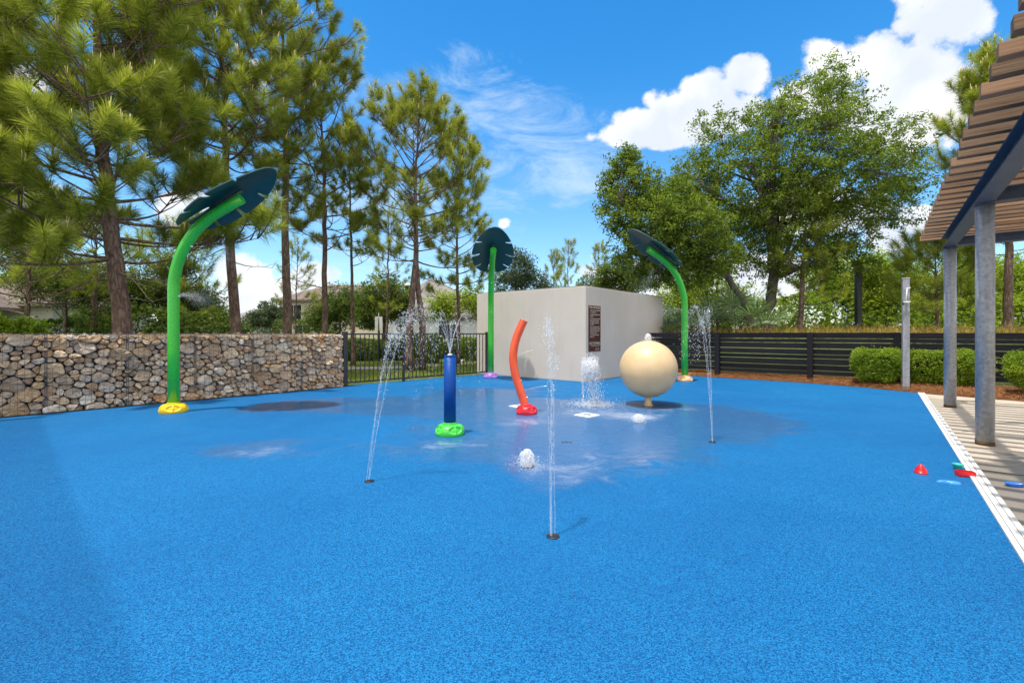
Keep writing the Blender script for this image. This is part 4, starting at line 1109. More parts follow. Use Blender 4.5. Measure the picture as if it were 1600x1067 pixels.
def pine(px_pts, Y, r0, z0, prof, label, seed, nbr=60, nneed=110, ln=0.26, wn=0.009, mat='needle_far', Lb=0.30, sub=5, candles=0.0, bent=False, name='pine_tree', group='pines around the pad', dead=0, second=None, el0=-8, el1=50):
    """px_pts: trunk as photographed, bottom to top; prof: [(height fraction of crown, radius m)]"""
    g = np.random.default_rng(seed); rr = random.Random(seed)
    path = [P(x, y, Y) for x, y in px_pts]; b0 = path[0].copy(); b0.z = 0.0
    if path[0].z > 0.05: path = [b0]+path
    root = empty(name, path[0], 0, label, 'pine tree', group); off = path[0].copy(); path = [p-off for p in path]
    top = path[-1].z
    # trunk with a flared foot
    tb = MB(); fine = []; rad = []
    K = 26
    for i in range(K+1):
        z = top*i/K; p = interp_path(path, z); f = i/K
        fine.append(p+Vector((rr.gauss(0, .012), rr.gauss(0, .012), 0))*(1 if i else 0)); rad.append(max(0.018, r0*(1-f)**0.75*(1+0.35*math.exp(-z*2.5))))
    tb.tube(fine, rad, 12)
    if second:
        sp = [P(x, y, Y*1.01)-off for x, y in second]; tb.tube([Vector((sp[0].x, sp[0].y, 0))]+sp, [r0*.9]+[r0*.8*(1-i/len(sp)*.6) for i in range(len(sp))], 10)
    PB, DB, LB = [], [], []
    ga = rr.uniform(0, 6)
    def prad(f):
        for i in range(len(prof)-1):
            if prof[i][0] <= f <= prof[i+1][0]:
                t = (f-prof[i][0])/(prof[i+1][0]-prof[i][0]); return prof[i][1]*(1-t)+prof[i+1][1]*t
        return prof[-1][1]
    for k in range(nbr):
        f = (k+0.5)/nbr; f = f**0.92; whorl = int(f*18)/18+rr.uniform(0, .02)
        z = z0+(top-z0)*min(0.985, 0.35*f+0.65*whorl); ga += 2.4+rr.uniform(-.4, .4)
        Rb = prad(f)*rr.uniform(.55, 1.12)
        el = R(el0+(el1-el0)*f+rr.uniform(-12, 12))
        p0 = interp_path(fine, z); d = Vector((math.cos(ga)*math.cos(el), math.sin(ga)*math.cos(el), math.sin(el)))
        pts = [p0]; m = 7; cur = p0.copy(); dd = d.copy()
        for i in range(m):
            dd = (dd+Vector((rr.gauss(0, .09), rr.gauss(0, .09), 0.085+rr.gauss(0, .05)))).normalized(); cur = cur+dd*(Rb/m); pts.append(cur.copy())
        r1 = 0.008+0.012*Rb*(1-f*.5); tb.tube(pts, [r1*(1-0.8*i/m) for i in range(m+1)], 5, False)
        PB.append(pts[-1]); DB.append((dd+Vector((0, 0, .35))).normalized()); LB.append(Lb*rr.uniform(.8, 1.3))
        ns = max(1, int(sub*(0.5+Rb/2.0)))
        for s in range(ns):
            t = rr.uniform(0.45, 1.0); i = min(m-1, int(t*m)); q = pts[i].lerp(pts[i+1], t*m-i)
            sd = (pts[i+1]-pts[i]).normalized(); side = sd.cross(Vector((0, 0, 1))).normalized()*rr.choice((-1, 1))
            bd = (sd*rr.uniform(.3, .9)+side*rr.uniform(.5, 1.1)+Vector((0, 0, rr.uniform(.0, .55)))).normalized()
            l = rr.uniform(.22, .60)*(0.5+0.35*Rb)
            e = q+bd*l+Vector((0, 0, .10*l)); tb.tube([q, q.lerp(e, .5)-Vector((0, 0, .03)), e], [r1*.42, r1*.36, .006], 4, False)
            PB.append(e-bd*0.06); DB.append((bd+Vector((0, 0, .55))).normalized()); LB.append(Lb*rr.uniform(.7, 1.25))
    PB.append(fine[-1]-Vector((0, 0, .2))); DB.append(Vector((0, 0, 1))); LB.append(Lb*1.4)
    tr = tb.build('trunk', M['bark_pine'], root)
    if dead:
        db = MB()
        for k in range(dead):
            z = z0*rr.uniform(.55, 1.0)+0.2; a = rr.uniform(0, 2*PI); cur = interp_path(fine, z); dd = Vector((math.cos(a), math.sin(a), rr.uniform(-.25, .1))); pts = [cur]
            L = rr.uniform(.6, 1.7)
            for i in range(6):
                dd = (dd+Vector((rr.gauss(0, .2), rr.gauss(0, .2), rr.gauss(-.03, .14)))).normalized(); cur = cur+dd*(L/6); pts.append(cur.copy())
                if i > 1:
                    e = (dd+Vector((rr.gauss(0, .6), rr.gauss(0, .6), rr.gauss(0, .5)))).normalized()*rr.uniform(.15, .4); db.tube([cur, cur+e*.5+Vector((0, 0, .02)), cur+e], [.007, .005, .002], 4, False)
            db.tube(pts, [.018*(1-i/8) for i in range(7)], 5, False)
        db.build('dead_branches', M['bark_dead'], root)
    Pb = np.array([list(p) for p in PB]); Db = np.array([list(p) for p in DB]); Lb_ = np.array(LB)
    V, F, T = needles(Pb, Db, Lb_, nneed, ln, wn, g, bent=bent)
    np_mesh('crown', V, F, 3, M[mat], root, tint=T)
    if candles > 0:
        cb = MB()
        for i in range(len(PB)):
            if rr.random() < candles:
                tipp = PB[i]+DB[i]*LB[i]*0.97
                for k in range(rr.choice((1, 2, 3))):
                    dd = (DB[i]*.25+Vector((rr.gauss(0, .08), rr.gauss(0, .08), 1))).normalized(); hh = rr.uniform(.14, .30)
                    o = Vector((rr.gauss(0, .012), rr.gauss(0, .012), 0)); cb.tube([tipp+o, tipp+o+dd*hh*.6, tipp+o+dd*hh], [.013, .011, .004], 5)
        if cb.v: c = cb.build('new_shoots', M['candle'], root)
    return root

def leaves(Cc, rad, n, sz, g, tint_c=None, flat=0.6):
    """n leaves round each cluster centre"""
    N = len(Cc); c = np.repeat(Cc, n, 0); r = np.repeat(rad, n)
    d = unit(g.normal(size=(N*n, 3))); rr = g.random(N*n)**0.55*r
    p = c+d*rr[:, None]*np.array([1, 1, .8])
    nrm = unit(g.normal(size=(N*n, 3))+np.array([0, 0, flat])+d*0.5); ax = perp(nrm, g); bx = np.cross(nrm, ax)
    s = (sz*g.uniform(.6, 1.35, N*n))[:, None]
    V = np.stack([p-ax*s, p+bx*s*.42-nrm*s*.08, p+ax*s, p-bx*s*.42-nrm*s*.08], 1).reshape(-1, 3)
    tc = np.repeat(tint_c if tint_c is not None else g.random(N), n)
    T = np.clip(tc*0.55+g.random(N*n)**1.3*0.55, 0, 1)
    return V, np.arange(N*n*4).reshape(-1, 4), np.repeat(T, 4)

def broadleaf(name, label, cat, trunk_px, Y, r0, blobs, seed, ncl=500, nl=40, leaf=0.045, mat='oak', bark='bark_oak', group=None, limbs=None, depth=0.9, crad=0.34, nlimb=12, hollow=0.35, dy=0.0):
    """blobs in photo units (cx,cy,rx,ry) at distance Y, given their real depth"""
    g = np.random.default_rng(seed); rr = random.Random(seed)
    path = [P(x, y, Y) for x, y in trunk_px]; b0 = path[0].copy(); b0.z = 0
    if path[0].z > .05: path = [b0]+path
    root = empty(name, path[0], 0, label, cat, group); off = path[0].copy(); path = [p-off for p in path]
    B = []
    for (cx, cy, rx, ry) in blobs:
        c = P(cx, cy, Y)-off; B.append((np.array(list(c))+np.array([0, rr.uniform(-.4, .4)*rx/FPX*Y, 0]), np.array([rx/FPX*Y, max(rx, ry)*depth/FPX*Y, ry/FPX*Y])))
    vol = np.array([b[1][0]*b[1][1]*b[1][2] for b in B])**0.8; pr = vol/vol.sum(); idx = g.choice(len(B), size=ncl, p=pr)
    d = unit(g.normal(size=(ncl, 3))); rad = (hollow+(1-hollow)*g.random(ncl))**0.6*1.0
    rad *= 1+0.16*g.normal(size=ncl)
    cc = np.array([B[i][0] for i in idx])+d*rad[:, None]*np.array([B[i][1] for i in idx])
    cc = cc[cc[:, 2] > 0.12]
    tb = MB(); K = 10; fine = []
    for i in range(len(path)-1):
        for s in range(6): fine.append(path[i].lerp(path[i+1], s/6)+Vector((rr.gauss(0, .02), rr.gauss(0, .02), 0)))
    fine.append(path[-1]); fine[0] = path[0]
    n = len(fine); tb.tube(fine, [max(.02, r0*(1-0.55*i/n)*(1+0.35*math.exp(-fine[i].z*2.5))) for i in range(n)], 12)
    # limbs to points well inside the crown, then boughs to clusters
    sel = g.choice(len(cc), size=min(nlimb, len(cc)), replace=False); nodes = []
    for k in sel:
        tgt = Vector(cc[k])*1.0; st = fine[rr.randint(int(n*.5), n-1)]; e = st.lerp(tgt, .88)
        mid = st.lerp(e, .5)+Vector((rr.gauss(0, .25), rr.gauss(0, .25), -0.08*(e-st).length)); m = 9; pts = []
        for i in range(m):
            t = i/(m-1); q = st*(1-t)**2+mid*2*t*(1-t)+e*t*t; pts.append(q+Vector((rr.gauss(0, .05), rr.gauss(0, .05), rr.gauss(0, .05)))*(1 if 0 < i else 0))
        rb = r0*rr.uniform(.25, .48); tb.tube(pts, [rb*(1-.82*i/(m-1)) for i in range(m)], 6, False)
        for i in range(3, m): nodes.append((pts[i], rb*(1-.82*i/(m-1))))
    NA = np.array([list(q[0]) for q in nodes]) if nodes else np.array([list(fine[-1])]); 
    step = 1 if len(cc) < 900 else 2
    for k in range(0, len(cc), step):
        dd = ((NA-cc[k])**2).sum(1); j = int(dd.argmin())
        if dd[j] > 9 or dd[j] < .05: continue
        st = Vector(NA[j]); e = Vector(cc[k]); mid = st.lerp(e, .5)+Vector((rr.gauss(0, .08), rr.gauss(0, .08), rr.gauss(-.03, .08)))
        rb = min(.02, nodes[j][1]*.6) if nodes else .02
        tb.tube([st, mid, e], [rb, rb*.6, .004], 4, False)
    tb.build('trunk', M[bark], root)
    zz = cc[:, 2]; tc = np.clip(0.5+0.28*g.normal(size=len(cc)), 0, 1)
    V, F, T = leaves(cc, np.full(len(cc), crad)*g.uniform(.55, 1.25, len(cc)), nl, leaf, g, tc)
    np_mesh('crown', V, F, 4, M[mat], root, tint=T)
    return root

# ------------------------------------------------------------------ pines
W_ = 'pines around the pad'
pine([(192, 520), (181, 430), (170, 330), (160, 230), (153, 100), (146, -30), (142, -130)], 9.8, 0.19, 2.75,
     [(0, 2.7), (.15, 3.0), (.4, 2.6), (.7, 2.1), (1, .7)], 'big dense pine with a thick rough trunk directly behind the stone wall', 101, nbr=92, nneed=290, ln=.33, wn=.0078, mat='needle', Lb=.42, sub=6, candles=.75, bent=True, dead=7, el0=-4, el1=48)
pine([(-150, 520), (-140, 300), (-130, 60), (-125, -120)], 8.7, 0.16, 2.6, [(0, 2.2), (.3, 2.4), (.7, 1.8), (1, .6)],
     'pine at the left edge whose long needled boughs reach in above the stone wall', 102, nbr=62, nneed=300, ln=.33, wn=.0078, mat='needle', Lb=.42, sub=5, candles=.6, bent=True)
pine([(370, 520), (362, 430), (355, 320), (352, 200), (346, 60), (342, -70)], 13, 0.155, 5.2,
     [(0, 1.5), (.2, 2.6), (.5, 2.8), (.8, 2.4), (1, .9)], 'tall pine with a long bare trunk seen right under the big green leaf canopy', 103, nbr=80, nneed=200, ln=.31, wn=.0095, mat='needle', Lb=.34, sub=6, candles=.6, dead=5)
pine([(449, 520), (446, 380), (447, 200), (441, 60), (440, -60)], 15, 0.15, 4.6,
     [(0, 1.1), (.25, 1.7), (.5, 2.5), (.85, 2.3), (1, .8)], 'tall straight pine with sparse lower boughs right of the big green leaf canopy', 104, nbr=56, nneed=150, ln=.30, wn=.0115, Lb=.28, sub=5, candles=.35, dead=4)
pine([(508, 520), (507, 380), (506, 240), (500, 150), (497, 92)], 17, 0.12, 4.2,
     [(0, 1.6), (.3, 2.3), (.6, 2.4), (.85, 1.9), (1, .8)], 'slender pine above the right end of the stone wall', 105, nbr=50, nneed=140, ln=.30, wn=.0118, Lb=.28, sub=5, candles=.2, dead=4)
pine([(551, 520), (549, 390), (546, 280), (545, 205)], 18.5, 0.08, 3.9,
     [(0, 1.1), (.4, 1.4), (1, .3)], 'thin young pine just left of the water covered forked pine', 106, nbr=34, nneed=120, ln=.28, wn=.015, Lb=.26, sub=4)
pine([(640, 520), (644, 470), (650, 400), (649, 300), (651, 240), (655, 178)], 16, 0.14, 3.7,
     [(0, 1.9), (.25, 2.5), (.5, 2.5), (.8, 1.8), (1, .8)], 'forked pine with a wide open crown behind the metal fence', 107, nbr=60, nneed=140, ln=.30, wn=.0118, Lb=.28, sub=5, candles=.2, second=[(660, 500), (654, 460), (650, 400)])
pine([(716, 520), (715, 440), (713, 330), (722, 236)], 19, 0.085, 2.6,
     [(0, 1.4), (.4, 1.8), (.75, 1.7), (1, .7)], 'mid sized pine left of the purple footed leaf shower', 108, nbr=44, nneed=130, ln=.29, wn=.015, Lb=.28, sub=4)
pine([(604, 520), (606, 440), (608, 330)], 22, 0.07, 2.0, [(0, 1.1), (.5, 1.0), (1, .3)], 'small pine between the two larger pines behind the metal fence', 109, nbr=28, nneed=80, ln=.25, wn=.012, Lb=.3, sub=3)
pine([(462, 520), (463, 450), (466, 385)], 24, 0.06, 2.3, [(0, 1.2), (.5, 1.0), (1, .3)], 'small dark pine at the end of the stone wall in front of the cream house', 110, nbr=24, nneed=80, ln=.25, wn=.013, Lb=.3, sub=3)
pine([(1250, 520), (1253, 450), (1258, 360), (1262, 300)], 16.5, 0.12, 2.3, [(0, 1.5), (.5, 1.3), (1, .4)], 'pine with a dark crooked trunk right of the large oak', 111, nbr=36, nneed=100, ln=.25, wn=.011, Lb=.32, sub=3)
pine([(1574, 520), (1577, 390), (1572, 250), (1566, 170), (1562, 115)], 14, 0.135, 3.6, [(0, .8), (.3, 1.4), (.55, 1.75), (.8, 1.3), (1, .5)], 'tall pine behind the pergola whose crown shows past the slat ends', 112, nbr=60, nneed=200, ln=.31, wn=.0095, mat='needle', Lb=.34, sub=6, candles=.8)
pine([(1465, 520), (1463, 470), (1461, 385)], 16, 0.085, 1.9, [(0, 1.35), (.4, 1.3), (1, .5)], 'bushy young pine between the shower post and the far pergola post', 113, nbr=38, nneed=150, ln=.30, wn=.010, mat='needle', Lb=.36, sub=5)
for i, (x, yt, s) in enumerate(((888, 384, 0), (936, 388, 1), (866, 398, 2))):
    pine([(x-3, 520), (x-1, 450), (x, yt)], 30+i, 0.07, 2.2, [(0, 1.5), (.5, .9), (1, .25)], ('pointed pine peeking over the stucco building, tallest of the distant group', 'second pointed pine over the stucco building, closest to the oak', 'smallest distant pine over the stucco building')[i], 114+i, nbr=26, nneed=70, ln=.26, wn=.018, Lb=.36, sub=3, name='distant_pine', group='distant pines over the building')
pine([(146, 520), (149, 440), (150, 360)], 17, 0.14, 3.2, [(0, 2.2), (1, .8)], 'second trunked pine half hidden left of the thick rough pine', 118, nbr=34, nneed=100, ln=.28, wn=.011, mat='needle', Lb=.36, sub=4, dead=5)
pine([(285, 520), (288, 470), (292, 372)], 20, 0.08, 1.9, [(0, 2.0), (.6, 1.9), (1, .6)], 'low bushy pine behind the green pole by the stone wall', 119, nbr=34, nneed=100, ln=.28, wn=.012, mat='needle', Lb=.36, sub=4)
pine([(40, 520), (45, 450), (50, 330)], 15, 0.10, 2.2, [(0, 2.4), (.5, 2.2), (1, .8)], 'light green pine in front of the tan house at far left', 120, nbr=40, nneed=120, ln=.28, wn=.010, mat='needle', Lb=.36, sub=4, dead=8)

# ------------------------------------------------------------------ broadleaf trees
broadleaf('oak_tree', 'large spreading live oak rising behind the wooden fence', 'tree', [(1200, 520), (1203, 480), (1209, 440), (1207, 400), (1212, 350), (1222, 290)], 17, 0.23,
    [(1235, 255, 105, 90), (1160, 285, 90, 72), (1330, 285, 85, 70), (1265, 180, 75, 55), (1302, 118, 30, 34), (1205, 190, 55, 40), (1120, 210, 42, 40), (1100, 290, 45, 45), (1225, 350, 110, 45), (1395, 240, 45, 50), (1425, 200, 22, 26), (1410, 280, 38, 30), (1330, 350, 60, 40), (1145, 355, 60, 40), (1225, 400, 90, 36), (1300, 405, 60, 36), (1130, 410, 50, 30), (1085, 335, 48, 50), (1075, 275, 36, 34), (1390, 320, 50, 36), (1240, 300, 60, 50)],
    201, ncl=2650, nl=42, leaf=.051, crad=.29, nlimb=30, depth=.85)
broadleaf('oak_tree', 'leaning live oak whose crown hangs over the peach footed leaf shower', 'tree', [(1175, 520), (1160, 465), (1125, 420), (1090, 392), (1050, 360), (1010, 320)], 15.5, 0.13,
    [(990, 290, 45, 42), (972, 255, 25, 22), (960, 335, 32, 36), (1015, 350, 58, 42), (1000, 400, 45, 34), (1055, 310, 50, 40), (1040, 410, 45, 30), (985, 238, 16, 12), (1075, 360, 55, 40), (948, 290, 16, 22), (1110, 400, 46, 34), (1075, 430, 40, 26), (1020, 435, 36, 20)],
    202, ncl=1500, nl=40, leaf=.051, crad=.25, nlimb=20, depth=.8)
broadleaf('maple_tree', 'loose round tree peeking over the stucco building beside the face on leaf', 'tree', [(805, 520), (806, 460), (808, 430)], 24, 0.10,
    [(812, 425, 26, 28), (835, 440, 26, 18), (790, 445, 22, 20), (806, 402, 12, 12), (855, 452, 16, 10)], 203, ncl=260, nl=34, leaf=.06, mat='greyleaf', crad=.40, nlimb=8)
bl = 'leafy trees on the far side of the fences'
for i, (x, tp, blobs, Y, mt, n, lf, lab) in enumerate((
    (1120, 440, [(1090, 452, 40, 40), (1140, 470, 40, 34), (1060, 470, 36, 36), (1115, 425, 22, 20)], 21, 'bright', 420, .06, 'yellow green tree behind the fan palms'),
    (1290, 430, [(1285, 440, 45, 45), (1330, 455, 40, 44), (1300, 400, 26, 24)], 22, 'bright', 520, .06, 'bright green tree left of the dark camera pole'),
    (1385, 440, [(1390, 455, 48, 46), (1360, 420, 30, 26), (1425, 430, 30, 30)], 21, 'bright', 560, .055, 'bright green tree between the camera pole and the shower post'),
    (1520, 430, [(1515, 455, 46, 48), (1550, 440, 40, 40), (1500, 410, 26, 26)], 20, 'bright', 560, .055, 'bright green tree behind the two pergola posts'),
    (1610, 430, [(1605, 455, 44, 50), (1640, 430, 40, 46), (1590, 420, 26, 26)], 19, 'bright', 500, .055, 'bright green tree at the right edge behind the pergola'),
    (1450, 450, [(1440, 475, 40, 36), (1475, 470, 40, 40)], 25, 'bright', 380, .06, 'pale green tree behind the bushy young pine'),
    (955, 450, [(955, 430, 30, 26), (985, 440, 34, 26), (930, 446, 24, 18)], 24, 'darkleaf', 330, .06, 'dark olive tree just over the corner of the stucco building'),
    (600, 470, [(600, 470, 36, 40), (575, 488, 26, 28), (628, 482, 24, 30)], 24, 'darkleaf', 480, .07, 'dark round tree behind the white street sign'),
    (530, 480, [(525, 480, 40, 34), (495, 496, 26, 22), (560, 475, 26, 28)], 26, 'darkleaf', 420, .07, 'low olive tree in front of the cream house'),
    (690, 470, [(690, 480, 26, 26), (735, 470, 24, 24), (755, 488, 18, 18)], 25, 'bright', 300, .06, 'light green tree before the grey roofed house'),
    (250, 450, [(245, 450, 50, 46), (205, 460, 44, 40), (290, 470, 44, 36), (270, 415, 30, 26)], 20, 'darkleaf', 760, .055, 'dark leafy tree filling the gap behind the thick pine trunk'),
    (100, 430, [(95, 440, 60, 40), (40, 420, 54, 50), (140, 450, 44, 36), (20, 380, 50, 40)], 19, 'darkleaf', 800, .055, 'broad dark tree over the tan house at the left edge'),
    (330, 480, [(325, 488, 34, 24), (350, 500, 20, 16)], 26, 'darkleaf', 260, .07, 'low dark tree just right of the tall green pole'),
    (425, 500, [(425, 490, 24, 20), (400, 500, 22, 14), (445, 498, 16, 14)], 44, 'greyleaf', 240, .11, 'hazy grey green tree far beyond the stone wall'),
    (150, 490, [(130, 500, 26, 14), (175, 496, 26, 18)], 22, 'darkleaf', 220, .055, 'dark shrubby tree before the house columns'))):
    broadleaf('leafy_tree', lab, 'tree', [(x, 520), (x+2, 490), (x+1, tp)], Y, 0.09, blobs, 220+i, ncl=n, nl=34, leaf=lf, mat=mt, crad=.42, nlimb=9, group=bl, hollow=.15)
broadleaf('shrub', 'bright leafed shrub peeking over the stone wall in front of the tan house', 'shrub', [(22, 560), (24, 530)], 10.5, .03, [(22, 512, 28, 14), (-12, 508, 22, 16), (48, 516, 14, 8)], 240, ncl=120, nl=26, leaf=.05, mat='hedge', crad=.16, nlimb=5)

# far belt of woods all round, behind everything (uncountable)
def woods():
    g = np.random.default_rng(77); cc = []; rad = []
    for k in range(2600):
        a = g.uniform(-1.25, 1.25)+math.pi/2; d = g.uniform(62, 90)
        hgt = 2.3+1.6*math.sin(a*17)+1.2*math.sin(a*41+1)+g.uniform(0, 1.6)
        cc.append((d*math.cos(a), d*math.sin(a), g.uniform(0.3, max(1.2, hgt)))); rad.append(g.uniform(.9, 1.6))
    V, F, T = leaves(np.array(cc), np.array(rad), 34, .26, g)
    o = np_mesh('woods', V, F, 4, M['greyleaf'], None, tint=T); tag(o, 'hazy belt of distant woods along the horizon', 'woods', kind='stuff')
woods()

# ------------------------------------------------------------------ shrubs: clipped hedges before the wooden fence, bushes on the lawn
def hedge(c, size, rz, label, seed, mat='hedge', n=5200, leaf=.020, name='hedge', group='clipped bushes along the wooden fence', zlow=.12, leg=True):
    g = np.random.default_rng(seed); rr = random.Random(seed)
    root = empty(name, c, rz, label, 'hedge' if name == 'hedge' else 'shrub', group)
    lx, ly, lz = size[0]/2, size[1]/2, size[2]
    # points on a rounded superellipsoid shell, thicker toward the outside, bumpy
    d = unit(g.normal(size=(n, 3))); e = 0.36
    s = 1/np.maximum((np.abs(d)**(2/e)).sum(1)**(e/2), 1e-6); p = d*s[:, None]
    r = (0.72+0.28*g.random(n)**0.5)[:, None]; bump = 1+0.07*np.sin(p[:, 0:1]*5.3+seed)+0.06*np.sin(p[:, 1:2]*7+p[:, 2:3]*5+seed)+0.05*np.abs(g.normal(size=(n, 1)))*(g.random((n, 1)) > .8)
    hz = (lz-zlow)/2; p = p*r*bump*np.array([lx, ly, hz])+np.array([0, 0, zlow+hz])
    taper = np.clip((p[:, 2]-zlow)/(lz-zlow), 0, 1); p[:, :2] *= (0.72+0.28*np.minimum(1, taper*2.2))[:, None]
    tc = g.random(n)
    tc = np.clip(tc*0.7+0.3*np.sin(p[:, 0]*9)*np.sin(p[:, 2]*11+seed)+.15, 0, 1)
    V, F, T = leaves(p, np.where(g.random(n) > .93, .11, .06), 9, leaf, g, tc, flat=1.0)
    np_mesh('foliage', V, F, 4, M[mat], root, tint=T)
    b = MB()
    for k in range(int(5*size[0])):
        x = rr.uniform(-lx*.7, lx*.7); y = rr.uniform(-ly*.5, ly*.5)
        b.tube([(x, y, 0), (x+rr.gauss(0, .05), y+rr.gauss(0, .05), .3), (x+rr.gauss(0, .12), y+rr.gauss(0, .08), lz*.75)], [.014, .01, .004], 5, False)
    b.build('stem', M['bark_oak'], root)
fd = math.atan2(-0.75, 0.66)
c1 = P(1374, 607, 11.15); c1.z = 0.03; c2 = P(1478, 607, 10.45); c2.z = .03; c3 = P(1650, 607, 8.9); c3.z = .03
hedge(c1, (1.0, .7, .86), fd, 'clipped bright green bush left of the shower post', 301, n=2500)
hedge(c2, (1.5, .7, .85), fd, 'widest clipped green bush, behind the far pergola post', 302, n=3400)
hedge(c3, (1.25, .85, .92), fd, 'clipped green bush at the right edge behind the near pergola post', 303, n=2500)
us = 'understory bushes behind the walls'
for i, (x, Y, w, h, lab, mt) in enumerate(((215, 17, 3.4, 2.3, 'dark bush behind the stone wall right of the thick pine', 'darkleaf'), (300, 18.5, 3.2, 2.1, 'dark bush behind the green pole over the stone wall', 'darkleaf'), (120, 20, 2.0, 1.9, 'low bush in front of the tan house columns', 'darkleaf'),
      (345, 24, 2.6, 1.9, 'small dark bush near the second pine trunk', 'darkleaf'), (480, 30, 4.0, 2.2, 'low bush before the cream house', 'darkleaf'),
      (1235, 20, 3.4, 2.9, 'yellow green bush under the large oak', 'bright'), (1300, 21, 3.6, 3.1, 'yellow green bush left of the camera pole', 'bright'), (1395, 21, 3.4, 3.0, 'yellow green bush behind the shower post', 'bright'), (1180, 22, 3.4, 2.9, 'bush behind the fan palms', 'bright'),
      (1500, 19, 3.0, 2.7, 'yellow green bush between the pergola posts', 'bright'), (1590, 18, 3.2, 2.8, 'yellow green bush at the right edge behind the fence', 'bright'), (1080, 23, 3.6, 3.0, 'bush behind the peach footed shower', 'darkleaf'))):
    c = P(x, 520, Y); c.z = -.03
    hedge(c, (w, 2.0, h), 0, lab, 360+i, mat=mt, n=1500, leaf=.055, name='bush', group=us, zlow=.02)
bs = 'bushes on the lawn beyond the metal fence'
for i, (x, Y, w, h, lab, mt) in enumerate(((560, 21.5, 2.2, .95, 'dark hedge seen through the left part of the metal fence', 'darkleaf'), (632, 22.5, 2.6, .95, 'dark hedge behind the slanting water jet', 'darkleaf'),
      (585, 25.5, 4.0, 1.0, 'light green hedge at the far side of the lawn path', 'hedge'), (668, 20, 1.3, 1.25, 'round light green bush behind the blue spray post jets', 'hedge'), (745, 22, 1.4, 1.1, 'yellow green bush left of the purple footing', 'hedge'), (705, 24, 2.2, .9, 'dark low hedge in front of the grey roofed house', 'darkleaf'))):
    c = P(x, 520, Y); c.z = -.03
    hedge(c, (w, 1.0, h), 0, lab, 310+i, mat=mt, n=1500, leaf=.045, name='bush', group=bs, zlow=.02)

def palmetto(c, label, seed, nf=9, h=.9, fr=.62, group='fan palms behind the wooden fence'):
    g = np.random.default_rng(seed); rr = random.Random(seed)
    root = empty('fan_palm', c, 0, label, 'palm', group); st = MB(); V = []; F = []; T = []
    for k in range(nf):
        a = 2*PI*k/nf+rr.uniform(-.3, .3); el = R(rr.uniform(25, 80)); L = h*rr.uniform(.7, 1.15)
        d = Vector((math.cos(a)*math.cos(el), math.sin(a)*math.cos(el), math.sin(el))); tip = d*L
        st.tube([(0, 0, .0), d*L*.5+Vector((0, 0, .05)), tip], [.016, .012, .009], 5, False)
        side = d.cross(Vector((0, 0, 1))).normalized(); up = side.cross(d).normalized()
        fd_ = (d+Vector((0, 0, -.15))).normalized(); tnt = rr.random(); nb = 15
        for j in range(nb):
            b = R(-115+230*j/(nb-1)); rl = fr*(0.72+0.28*math.cos(b*.6))*rr.uniform(.9, 1.08)
            dd = (fd_*math.cos(b)+side*math.sin(b)+up*0.22*abs(math.sin(b))+Vector((rr.gauss(0, .03), rr.gauss(0, .03), rr.gauss(0, .03)))).normalized()
            wv = dd.cross(up).normalized()*0.024; m = tip+dd*rl*.55; e = tip+dd*rl+Vector((0, 0, -.06*rr.random())); b0 = len(V)
            V += [tip-wv*.3, tip+wv*.3, m+wv, m-wv, e]; F += [(b0, b0+1, b0+2), (b0, b0+2, b0+3), (b0+3, b0+2, b0+4)]; T += [min(1, tnt*.5+rr.random()*.5)]*5
    st.build('stem', M['palmetto'] if False else M['bark_oak'], root)
    np_mesh('fronds', np.array([list(v) for v in V]), np.array(F), 3, M['palmetto'], root, tint=T)
for i, (x, y, Y, h, fr, lab) in enumerate(((1150, 520, 15.6, 1.0, .85, 'largest bluish fan palm, in the middle of its group behind the fence'), (1196, 520, 15.0, .7, .75, 'spreading fan palm at the right end of its group'), (1112, 520, 16.3, .8, .7, 'fan palm behind the thin leaning water jet'), (1087, 520, 15.4, .55, .55, 'pale fan palm just right of the peach footed shower'), (1048, 520, 16.2, .5, .55, 'small fan palm beside the far end of the stucco building'))):
    c = P(x, 520, Y); c.z = 1.2
    palmetto(c, lab, 330+i, 8, h*1.1, fr)
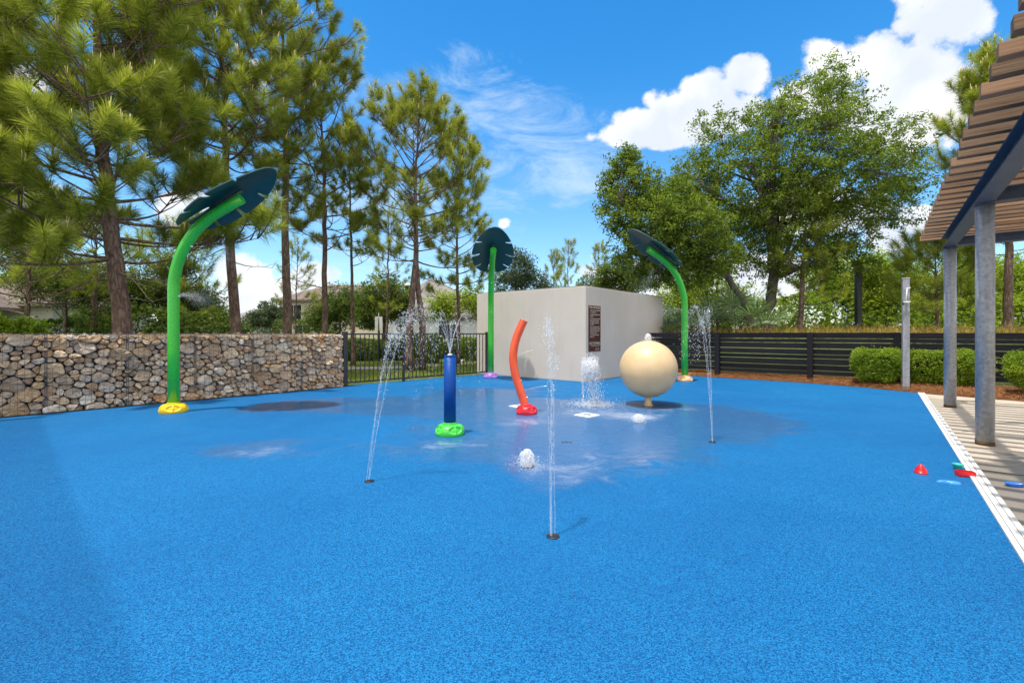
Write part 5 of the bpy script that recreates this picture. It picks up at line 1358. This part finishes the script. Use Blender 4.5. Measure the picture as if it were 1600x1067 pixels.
# raised bank the palms and ferns grow on, held by the wooden fence
def bank():
    b = MB(); pts = [Vector((4.3, 15.75, 0)), Vector((6.25, 14.0, 0)), Vector((8.1, 12.55, 0)), Vector((9.45, 11.4, 0)), Vector((11.25, 9.92, 0)), Vector((13.2, 8.4, 0)), Vector((15.1, 6.8, 0))]
    n = Vector((.62, .78, 0)); vs = []; K = 8
    for i in range(len(pts)-1):
        for s in range(6):
            p = pts[i].lerp(pts[i+1], s/6)
            for k, (dd, z) in enumerate(((0.25, -.03), (.5, .75), (.9, 1.12), (1.9, 1.22), (3.2, 1.22), (5.5, 1.1), (9, .6), (14, -.04))):
                q = p+n*dd; vs.append((q.x, q.y, z+(.06*math.sin(q.x*3+q.y*2) if 0 < k < 7 else 0)))
    m = len(vs)//K; b.add(vs, [(i*K+k, (i+1)*K+k, (i+1)*K+k+1, i*K+k+1) for i in range(m-1) for k in range(K-1)], 0, True)
    o = b.build('terrain', M['lawn']); tag(o, kind='structure')
    g = np.random.default_rng(5); rr = random.Random(5); N = 3600
    A = np.array([list(p) for p in pts]); t = g.random(N)*(len(A)-1.001); i = t.astype(int); f = (t-i)[:, None]
    p = A[i]*(1-f)+A[i+1]*f; dd = g.uniform(.6, 3.2, N); p += np.array([.62, .78, 0])*dd[:, None]; p[:, 2] = 1.10+.12*g.random(N)
    D = unit(np.stack([g.normal(0, .55, N), g.normal(0, .55, N), np.ones(N)], 1)); L = g.uniform(.18, .42, N)
    n_ = 16; P0 = np.repeat(p, n_, 0); DD = np.repeat(D, n_, 0); LL = np.repeat(L, n_); tt = np.tile(np.linspace(.15, 1, n_), N)
    org = P0+DD*(LL*tt)[:, None]; q = perp(DD, g); ln = (.085*(1.15-tt))[:, None]; w = np.cross(q, DD)*.008
    V = np.stack([org-w, org+w, org+q*ln+DD*.02], 1).reshape(-1, 3)
    tn = np.repeat(g.random(N), n_*3)
    o = np_mesh('ferns', V, np.arange(N*n_*3).reshape(-1, 3), 3, M['fern'], None, tint=tn); tag(o, 'low brown and green ferns covering the bank above the wooden fence', 'ferns', kind='stuff')
bank()

# lawn blades beyond the metal fence
def grass():
    g = np.random.default_rng(12); n = 52000
    x = g.uniform(-9, .5, n); y = g.uniform(11.6, 21, n)
    keep = (y > (x+4.1)*0.98+11.45) & ~((y > 16.4+.0*x) & (y < 18.0) & (x < -3.5)); x, y = x[keep], y[keep]; n = len(x)
    a = g.random(n)*2*PI; h = g.uniform(.03, .10, n)
    p = np.stack([x, y, np.full(n, -.03)], 1); w = np.stack([np.cos(a), np.sin(a), np.zeros(n)], 1)*.006
    tip = p+np.stack([g.normal(0, .03, n), g.normal(0, .03, n), h], 1)
    V = np.stack([p-w, p+w, tip], 1).reshape(-1, 3)
    o = np_mesh('grass', V, np.arange(n*3).reshape(-1, 3), 3, M['needle'], None, tint=np.repeat(g.random(n), 3)); tag(o, 'short green lawn beyond the metal fence', 'grass', kind='stuff')
grass()

# ------------------------------------------------------------------ houses in the distance
def hip_roof(b, cx, cy, w, d, z, h, over=.5, ridge=.35, mi=0):
    w2, d2 = w/2+over, d/2+over; r = w/2*ridge
    v = [(cx-w2, cy-d2, z), (cx+w2, cy-d2, z), (cx+w2, cy+d2, z), (cx-w2, cy+d2, z), (cx-r, cy, z+h), (cx+r, cy, z+h),
         (cx-w2, cy-d2, z-.18), (cx+w2, cy-d2, z-.18), (cx+w2, cy+d2, z-.18), (cx-w2, cy+d2, z-.18)]
    b.add(v, [(0, 1, 5, 4), (1, 2, 5), (2, 3, 4, 5), (3, 0, 4), (0, 6, 7, 1), (1, 7, 8, 2), (2, 8, 9, 3), (3, 9, 6, 0), (6, 9, 8, 7)], mi)
def window(root, x, y, z, w, h, frame='trim'):
    b = MB(); t = .07
    for (a, c, s, u) in ((x, z+h/2, w+t*2, t), (x, z-h/2, w+t*2, t)): b.box((a, y-.02, c), (s, .06, u))
    for s in (-1, 0, 1): b.box((x+s*w/2, y-.019, z), (t if s else .04, .058, h))
    f = b.build('window', M[frame], root); b = MB(); b.box((x, y+.012, z), (w, .03, h)); b.build('pane', M['glass'], f)
def house(name, label, px, Y, w, d, hz, rh, wall, roof, rz=0, wins=(), extra=None, ridge=.35):
    c = P(px, 520, Y); c.z = 0; root = empty(name, c, rz, label, 'house', 'houses beyond the fences')
    b = MB(); b.box((0, 0, hz/2), (w, d, hz)); b.build('wall', M[wall], root)
    b = MB(); hip_roof(b, 0, 0, w, d, hz+.17, rh, ridge=ridge); b.build('roof', M[roof], root)
    for (x, z, ww, hh) in wins: window(root, x, -d/2, z, ww, hh)
    if extra: extra(root, w, d, hz)
    return root
def porch(root, w, d, hz):
    for x in (-.4, 2.6):
        b = MB(); b.box((x, -d/2-2.0, 1.15), (.8, .8, 2.3), bev=.01); b.box((x, -d/2-2.0, 2.34), (1.0, 1.0, .12), bev=.01); b.build('porch_column', M['trim'], root)
    b = MB(); hip_roof(b, -1.0, -d/2-1.1, 8.5, 2.6, 2.62, .9, over=.35, ridge=.8); b.build('porch_roof', M['roof_brown'], root)
house('tan_house', 'low tan house with a brown roof and pale columns at the far left', 40, 29, 9.5, 8, 2.75, 1.9, 'wall_tan', 'roof_brown', R(6), [(-3.2, 1.5, 1.6, 1.3), (1.5, 1.55, .9, 1.3), (3.3, 1.55, 1.0, 1.3)], porch)
house('cream_house', 'two storey cream house with a brown hip roof behind the pines', 540, 52, 10.5, 9, 4.5, 2.0, 'wall_cream', 'roof_brown', R(4), [(-3.9, 3.4, 1.6, 1.5), (-.6, 3.4, 1.4, 1.4), (3, 3.4, 1.4, 1.4), (-3, 1.4, 1.6, 1.4)])
def garage(root, w, d, hz):
    b = MB(); b.box((-1.8, -d/2-.03, 1.1), (3.4, .06, 2.2), bev=.01)
    for k in range(4): b.box((-1.8, -d/2-.064, .35+.52*k), (3.2, .012, .03))
    b.build('garage_door', M['trim'], root)
house('grey_roofed_house', 'white walled house with a pointed grey roof behind the forked pine', 676, 44, 8.0, 8, 3.3, 2.9, 'wall_white', 'roof_grey', R(12), [(2.2, 1.6, 1.5, 1.4)], garage, ridge=.08)
house('low_house', 'low house with a tan roof beside the left edge of the stucco building', 745, 40, 8.5, 7, 2.5, 1.7, 'wall_white', 'roof_brown', R(-5), [(-1.6, 1.4, 1.8, 1.2), (1.6, 1.4, 1.2, 1.2)])
house('distant_house', 'distant grey roofed house low behind the stone wall', 425, 62, 10, 8, 2.6, 1.7, 'wall_tan', 'roof_grey', 0, [(-2, 1.5, 1.5, 1.2), (2, 1.5, 1.5, 1.2)])
